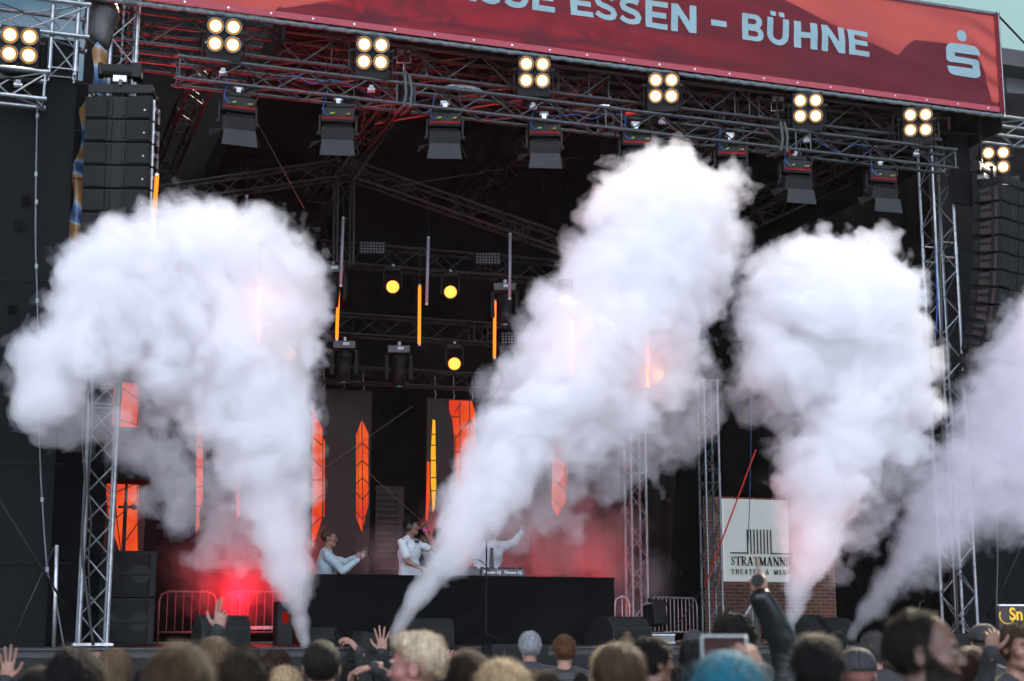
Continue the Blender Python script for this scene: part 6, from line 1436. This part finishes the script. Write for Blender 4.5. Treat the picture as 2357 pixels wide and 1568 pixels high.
def hp(p_):
    mb = MB(); mb.tube([(.092*math.cos(R(a)), .012, .115*math.sin(R(a))+.0) for a in range(-5, 186, 12)], .009, 8); mb.v = [p_.HM @ q+p_.hc for q in mb.v]; hb = mb.obj('headphones', HB, p_.t, smooth=True)
    for s_ in (-1, 1): mb = MB().cyl((s_*.082, .012, -.004), (s_*.108, .012, -.004), .040, .034, n=20); mb.v = [p_.HM @ q+p_.hc for q in mb.v]; mb.obj('ear_cup', HB, hb)
hp(dj)
def bow(p_, z, y, m):
    mb = MB().prism([(-.055, -.024), (-.008, -.008), (-.008, .008), (-.055, .024)], y-.01, y+.01).prism([(.055, -.024), (.008, -.008), (.008, .008), (.055, .024)], y-.01, y+.01).box((0, y, 0), (.02, .026, .022)); mb.v = [q+Vector((0, 0, z)) for q in mb.v]; mb.obj('bow_tie', m, p_.t)
bow(dj, 1.84-.122-.205, -.095, HB)
mb = MB(); wv, wm = dj.wr[0]; mb.cyl(wv-Vector((0, 0, .014)), wv+Vector((0, 0, .012)), .034, n=16); mb.obj('wristband', mat('pink_band', (.85, .05, .35), .5), dj.t)
p3 = Person('person behind the DJ holding a microphone to the mouth', PT(972, 1222, 2.1)-Vector((0, 0, 1.74)), 1.74, TH+R(30), hair='full', hcol='black', top=(.02, .02, .022), sleeve=.34, lod=1, group=None, skin_='tan', arms=[(1, (.05, -.18, -.22), (-.10, -.22, .03)), (-1, (-.05, .02, -.29), (-.04, -.06, -.54))], hands={1: dict(curls=(1.1, 1.1, 1.1, 1.1), palm=(-.5, .8, 0), dirn=(-.3, .2, .9), side=-1)})
wv, wm = p3.wr[0]; t = empty('microphone', p3.t.location+Matrix.Rotation(TH+R(30), 3, 'Z') @ Vector(wv), 'black microphone in the hand of the person behind the DJ', 'microphone', TH+R(30)); MB().cyl((-.02, -.02, -.02), (-.05, .06, .10), .014).sph((-.055, .075, .12), .026, 12, 8).obj('shaft', HB, t)
Person('man in sunglasses right of the DJ, half lost in the slanting smoke', PT(1011, 1217, 2.0)-Vector((0, 0, 1.80)), 1.80, TH+R(-12), hair='short', hcol='dark', top=(.30, .31, .33), sleeve=.34, lod=1, group=None, glasses=True, skin_='fair')
tm_ = Person('man in a white shirt and black tie raising his arm behind the smoke', PT(1128, 1200, 1.3)-Vector((0, 0, 1.84)), 1.84, TH+R(-8), hair='short', hcol='dark', topmat=mat('white_shirt', (.42, .42, .45), .8, 0, .05, 4, .3, 9), lod=2, group=None, collar=True, bulk=1.1, eyes=True,
    arms=[(-1, (.02, -.02, -.28), (-.0, -.2, -.42)), (1, (.15, -.03, .06), (.24, -.06, .20))], hands={1: dict(curls=(.2, .2, .3, .3), palm=(0, -1, 0), dirn=(.3, 0, 1), side=-1), -1: dict(curls=(.4,)*4, palm=(0, -.2, -1), dirn=(0, -1, 0), side=1)})
mb = MB().prism([(-.022, 1.46), (.022, 1.46), (.040, 1.02), (0, .97), (-.040, 1.02)], -.135, -.128); mb.obj('tie', HB, tm_.t)
# ------------------------------------------------------------------ smoke
def vol_mat(name, dens, col=(.993, .989, .9995), aniso=-.05):
    m = bpy.data.materials.new(name); m.use_nodes = True; t = m.node_tree; t.nodes.clear()
    o = N(t, 'ShaderNodeOutputMaterial'); p = N(t, 'ShaderNodeVolumePrincipled')
    p.inputs['Color'].default_value = col+(1,); p.inputs['Density'].default_value = dens; p.inputs['Anisotropy'].default_value = aniso
    t.links.new(p.outputs[0], o.inputs['Volume']); return m
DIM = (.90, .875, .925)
# shells of one plume: name, offset of the surface, extra fine roughness, density
SHELLS = {
 'dense': (('smoke_veil', -.060, .12, vol_mat('smoke_veil_air', .6)), ('smoke_haze', -.015, .08, vol_mat('smoke_haze_air', 1.3)), ('smoke_body', .045, .035, vol_mat('smoke_body_air', 1.3)), ('smoke_core', .17, 0, vol_mat('smoke_core_air', 1.8))),
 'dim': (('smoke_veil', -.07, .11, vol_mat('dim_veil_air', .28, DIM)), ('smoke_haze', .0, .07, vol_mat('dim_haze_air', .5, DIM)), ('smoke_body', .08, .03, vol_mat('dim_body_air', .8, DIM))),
 'wisp': (('smoke_wisp', .03, .16, vol_mat('wisp_air', .42, (.985, .972, .995))), ('smoke_wisp', .10, .10, vol_mat('wisp_core_air', .5, (.985, .972, .995)))),
 'low': (('low_smoke', -.15, .10, vol_mat('low_smoke_air', .055)), ('low_smoke', .02, .14, vol_mat('low_smoke_air', .10)), ('low_smoke', .16, .14, vol_mat('low_smoke_air', .13)))}
def blob_field(blobs, v0, step, shrink, mg=.42):
    cs = []
    for b in blobs:
        x, y, r = b[:3]; dv = b[3] if len(b) > 3 else 0
        u, z = uz(x, y, v0+dv); d = (PT(x, y, v0+dv)-CAM).length; cs.append((u, v0+dv, z, r/F*d*shrink))
    cs = np.array(cs); lo = (cs[:, :3]-cs[:, 3:]).min(0)-mg; hi = (cs[:, :3]+cs[:, 3:]).max(0)+mg
    ax = [np.arange(lo[k], hi[k], step) for k in range(3)]
    G = [g.astype(np.float32) for g in np.meshgrid(*ax, indexing='ij')]
    D = np.full(G[0].shape, 9., np.float32); RL = np.full(G[0].shape, .3, np.float32); k = .12
    for (u, v, z, r) in cs:
        e = r+.75; i0 = [max(0, int((c-e-lo[j])/step)) for j, c in enumerate((u, v, z))]; i1 = [int((c+e-lo[j])/step)+2 for j, c in enumerate((u, v, z))]
        s_ = tuple(slice(a, b) for a, b in zip(i0, i1))
        d = np.sqrt((G[0][s_]-u)**2+(G[1][s_]-v)**2+(G[2][s_]-z)**2)-r; h = np.clip(.5+.5*(D[s_]-d)/k, 0, 1)
        D[s_] = D[s_]*(1-h)+d*h-k*h*(1-h); RL[s_] = RL[s_]*(1-h)+r*h
    return cs, ax, G, D, RL
def rnoise(P, f, seed, rs, stretch=1):
    q, _ = np.linalg.qr(rs.randn(3, 3)); q = (q*f).astype(np.float32)
    return noise3(P[0]*q[0, 0]+P[1]*q[0, 1]+P[2]*q[0, 2]*stretch+60, P[0]*q[1, 0]+P[1]*q[1, 1]+P[2]*q[1, 2]*stretch+60, P[0]*q[2, 0]+P[1]*q[2, 1]+P[2]*q[2, 2]*stretch+60, seed)
def smoke(blobs, seed, shells, v0=-1.9, step=.032, amp=1.0, shrink=.93, root=None, label=None):
    rs = np.random.RandomState(seed); cs, ax, G, D, RL = blob_field(blobs, v0, step, shrink)
    m = np.abs(D) < .62; P = [g[m] for g in G]; s = np.clip(RL[m]/.5, .14, 1)*amp
    wr = [rnoise(P, 1.6, seed+60+i, rs)*.13*s for i in range(3)]; P = [p+w for p, w in zip(P, wr)]
    n = np.zeros_like(P[0])
    for f, a in ((1.2, .10), (2.4, .10), (4.6, .085), (8.6, .060), (15, .034)):
        n += (np.abs(rnoise(P, f, seed+int(f*10), rs))*2-.5)*a
    fine = (rnoise(P, 19, seed+81, rs)*.6+rnoise(P, 9, seed+82, rs)+rnoise(P, 4, seed+83, rs)*.8)
    base = cs[0, :3].copy()
    if root is None: root = empty('smoke_plume', S(*base), label, 'smoke', TH); root['b'] = list(base)
    else: base = np.array(list(root['b']))
    for nm, off, fa, mt in SHELLS[shells]:
        DD = D.copy(); DD[m] = D[m]-n*s+off*np.clip(RL[m]/.35, .12, 1)+fine*fa*s
        vv, q = surf_nets(*ax, DD)
        if len(q): np_mesh(nm, vv-base, q, mt, root, smooth=True)
    return root
def plume(label, seed, blobs, wisps=(), kind='dense', v0=-1.9, **k):
    r = smoke(blobs, seed, kind, v0, label=label, **k)
    if wisps: smoke(wisps, seed+5, 'wisp', v0+.15, .036, 1.35, 1.0, root=r)
    del r['b']; return r
plume('tall leftmost smoke column leaning left from the stage edge into a broad cloud', 3,
 [(703,1484,5),(700,1472,8),(697,1455,11),(692,1430,16),(686,1400,21),(680,1370,27),(672,1335,35),(664,1300,44),(657,1260,52),(650,1215,61),(642,1170,71),(632,1120,82),(620,1070,94),(606,1020,106),(592,960,122),(578,900,138),(570,840,150),(562,770,160),(560,700,165,.2),(565,620,140,.2),(600,570,90),(640,620,88),(665,690,64),(655,780,62),(645,870,74),(475,610,130),(430,560,80),(380,700,170,.3),(330,600,94),(280,590,80),(240,670,104,.2),(205,600,50),(260,760,120,.2),(170,800,84),(110,820,74),(70,810,44),(120,895,66),(80,930,46),(420,830,140,.3),(500,960,90,.2),(170,700,54),(150,640,34),(520,520,54),(470,500,40),(610,510,42),(250,540,32),(700,620,36)],
 [(300,1020,60,.3),(250,960,60),(370,1050,66),(400,1120,60),(440,1180,62,.2),(490,1240,54),(520,1130,66),(200,970,56),(140,990,44),(330,1150,44),(90,980,36),(705,850,40),(712,910,36),(700,980,36),(715,800,34),(60,880,40),(470,1280,38),(300,900,50),(530,1190,60),(560,1260,50),(725,660,34),(560,1310,36),(160,600,34),(130,700,36)])
plume('smoke column slanting right across the DJ booth up to the roof truss', 11,
 [(898,1478,5),(903,1468,7),(912,1452,10),(922,1435,14),(936,1413,17),(951,1390,22),(970,1364,27),(992,1335,32),(1015,1305,38),(1038,1270,45),(1062,1230,54),(1090,1185,64),(1120,1135,76),(1158,1080,88),(1200,1020,100),(1245,960,112),(1295,900,126),(1340,840,138),(1385,780,148),(1430,710,158),(1478,640,160),(1505,560,156),(1530,490,142),(1460,470,98),(1410,500,74),(1560,430,82),(1490,420,60),(1630,450,70),(1650,540,66),(1628,620,64),(1585,700,74),(1552,780,74),(1500,850,84),(1420,930,84),(1340,1010,72),(1260,700,48),(1240,790,52),(1350,660,62),(1265,850,70),(1440,450,60)],
 [(1125,885,30),(1160,920,42),(1115,905,26),(1180,980,46),(1430,1030,70),(1490,1000,70),(1550,1000,66),(1600,960,50),(1560,920,60),(1370,1070,66),(1300,1130,60),(1400,1120,52),(1500,1060,56),(1570,1040,44),(1250,1190,50),(1320,1200,46),(1190,1250,36),(1165,1215,40),(1310,560,36),(1325,620,34),(1690,600,26),(1620,840,36),(1590,870,46),(1230,1080,60),(1180,1140,50),(1210,760,40),(1705,540,30)])
plume('upright mushroom-shaped smoke column in front of the white theatre sign', 23,
 [(1812,1480,5),(1814,1466,8),(1818,1447,11),(1824,1425,16),(1831,1400,21),(1838,1370,27),(1846,1335,35),(1854,1300,44),(1866,1260,53),(1876,1220,61),(1886,1175,72),(1900,1125,84),(1918,1070,98),(1942,1010,112),(1965,950,126),(1985,890,140),(1985,820,148),(1955,745,172),(1900,705,152),(1820,690,112),(1775,700,78),(1757,765,62),(1775,830,80),(1850,850,100),(1930,640,98),(1990,630,82),(2040,690,76),(2060,760,76),(2075,850,72),(2080,940,74),(2065,1010,66),(1860,610,54),(1800,600,40)],
 [(1710,890,46),(1740,930,46),(1790,960,50),(1700,945,28),(1700,860,26),(1800,1040,40),(2000,1080,70),(2050,1100,56),(2110,1060,46),(2080,1130,44),(2010,1180,50),(1970,1250,42),(1690,770,26),(2120,900,34),(2110,990,36),(1725,665,26),(1930,1320,30)])
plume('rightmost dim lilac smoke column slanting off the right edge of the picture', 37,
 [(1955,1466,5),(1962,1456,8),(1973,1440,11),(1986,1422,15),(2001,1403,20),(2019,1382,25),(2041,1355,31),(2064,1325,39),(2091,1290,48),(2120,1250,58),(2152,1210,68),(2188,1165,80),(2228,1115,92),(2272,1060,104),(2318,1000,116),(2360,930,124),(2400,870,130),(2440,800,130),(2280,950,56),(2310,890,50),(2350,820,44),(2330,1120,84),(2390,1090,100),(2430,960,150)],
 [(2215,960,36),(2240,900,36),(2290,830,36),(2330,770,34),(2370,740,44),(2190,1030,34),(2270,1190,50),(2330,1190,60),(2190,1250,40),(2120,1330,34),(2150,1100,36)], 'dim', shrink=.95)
plume('low bank of red lit smoke above the crowd barrier left of the booth', 51, [(545,1420,40),(545,1375,60),(560,1330,76),(630,1320,70),(500,1290,66),(670,1290,60),(570,1240,76),(620,1200,70),(530,1190,60),(480,1350,60),(660,1370,60),(430,1300,50)], (), 'low', 3.4, step=.07)
plume('faint reddish haze hanging over the back of the stage right of the DJ', 57, [(1000,1250,70),(1080,1220,90),(1170,1200,100),(1260,1220,100),(1340,1250,90),(1400,1300,70),(1280,1290,80),(1150,1290,80),(1420,1230,60),(1330,1150,70),(900,1280,60),(1490,1330,50),(1440,1400,50)], (), 'low', 4.6, step=.08)

# thin hazy box added to lift the blacks over the whole scene
hz = MB(); c0, c1 = Vector((-30, -4, -1)), Vector((45, 62, 34)); hz.box((c0+c1)/2, c1-c0)
hz = hz.obj('haze', vol_mat('added_haze_air', .0002, (1, 1, 1), .0)); hz['kind'] = 'stuff'
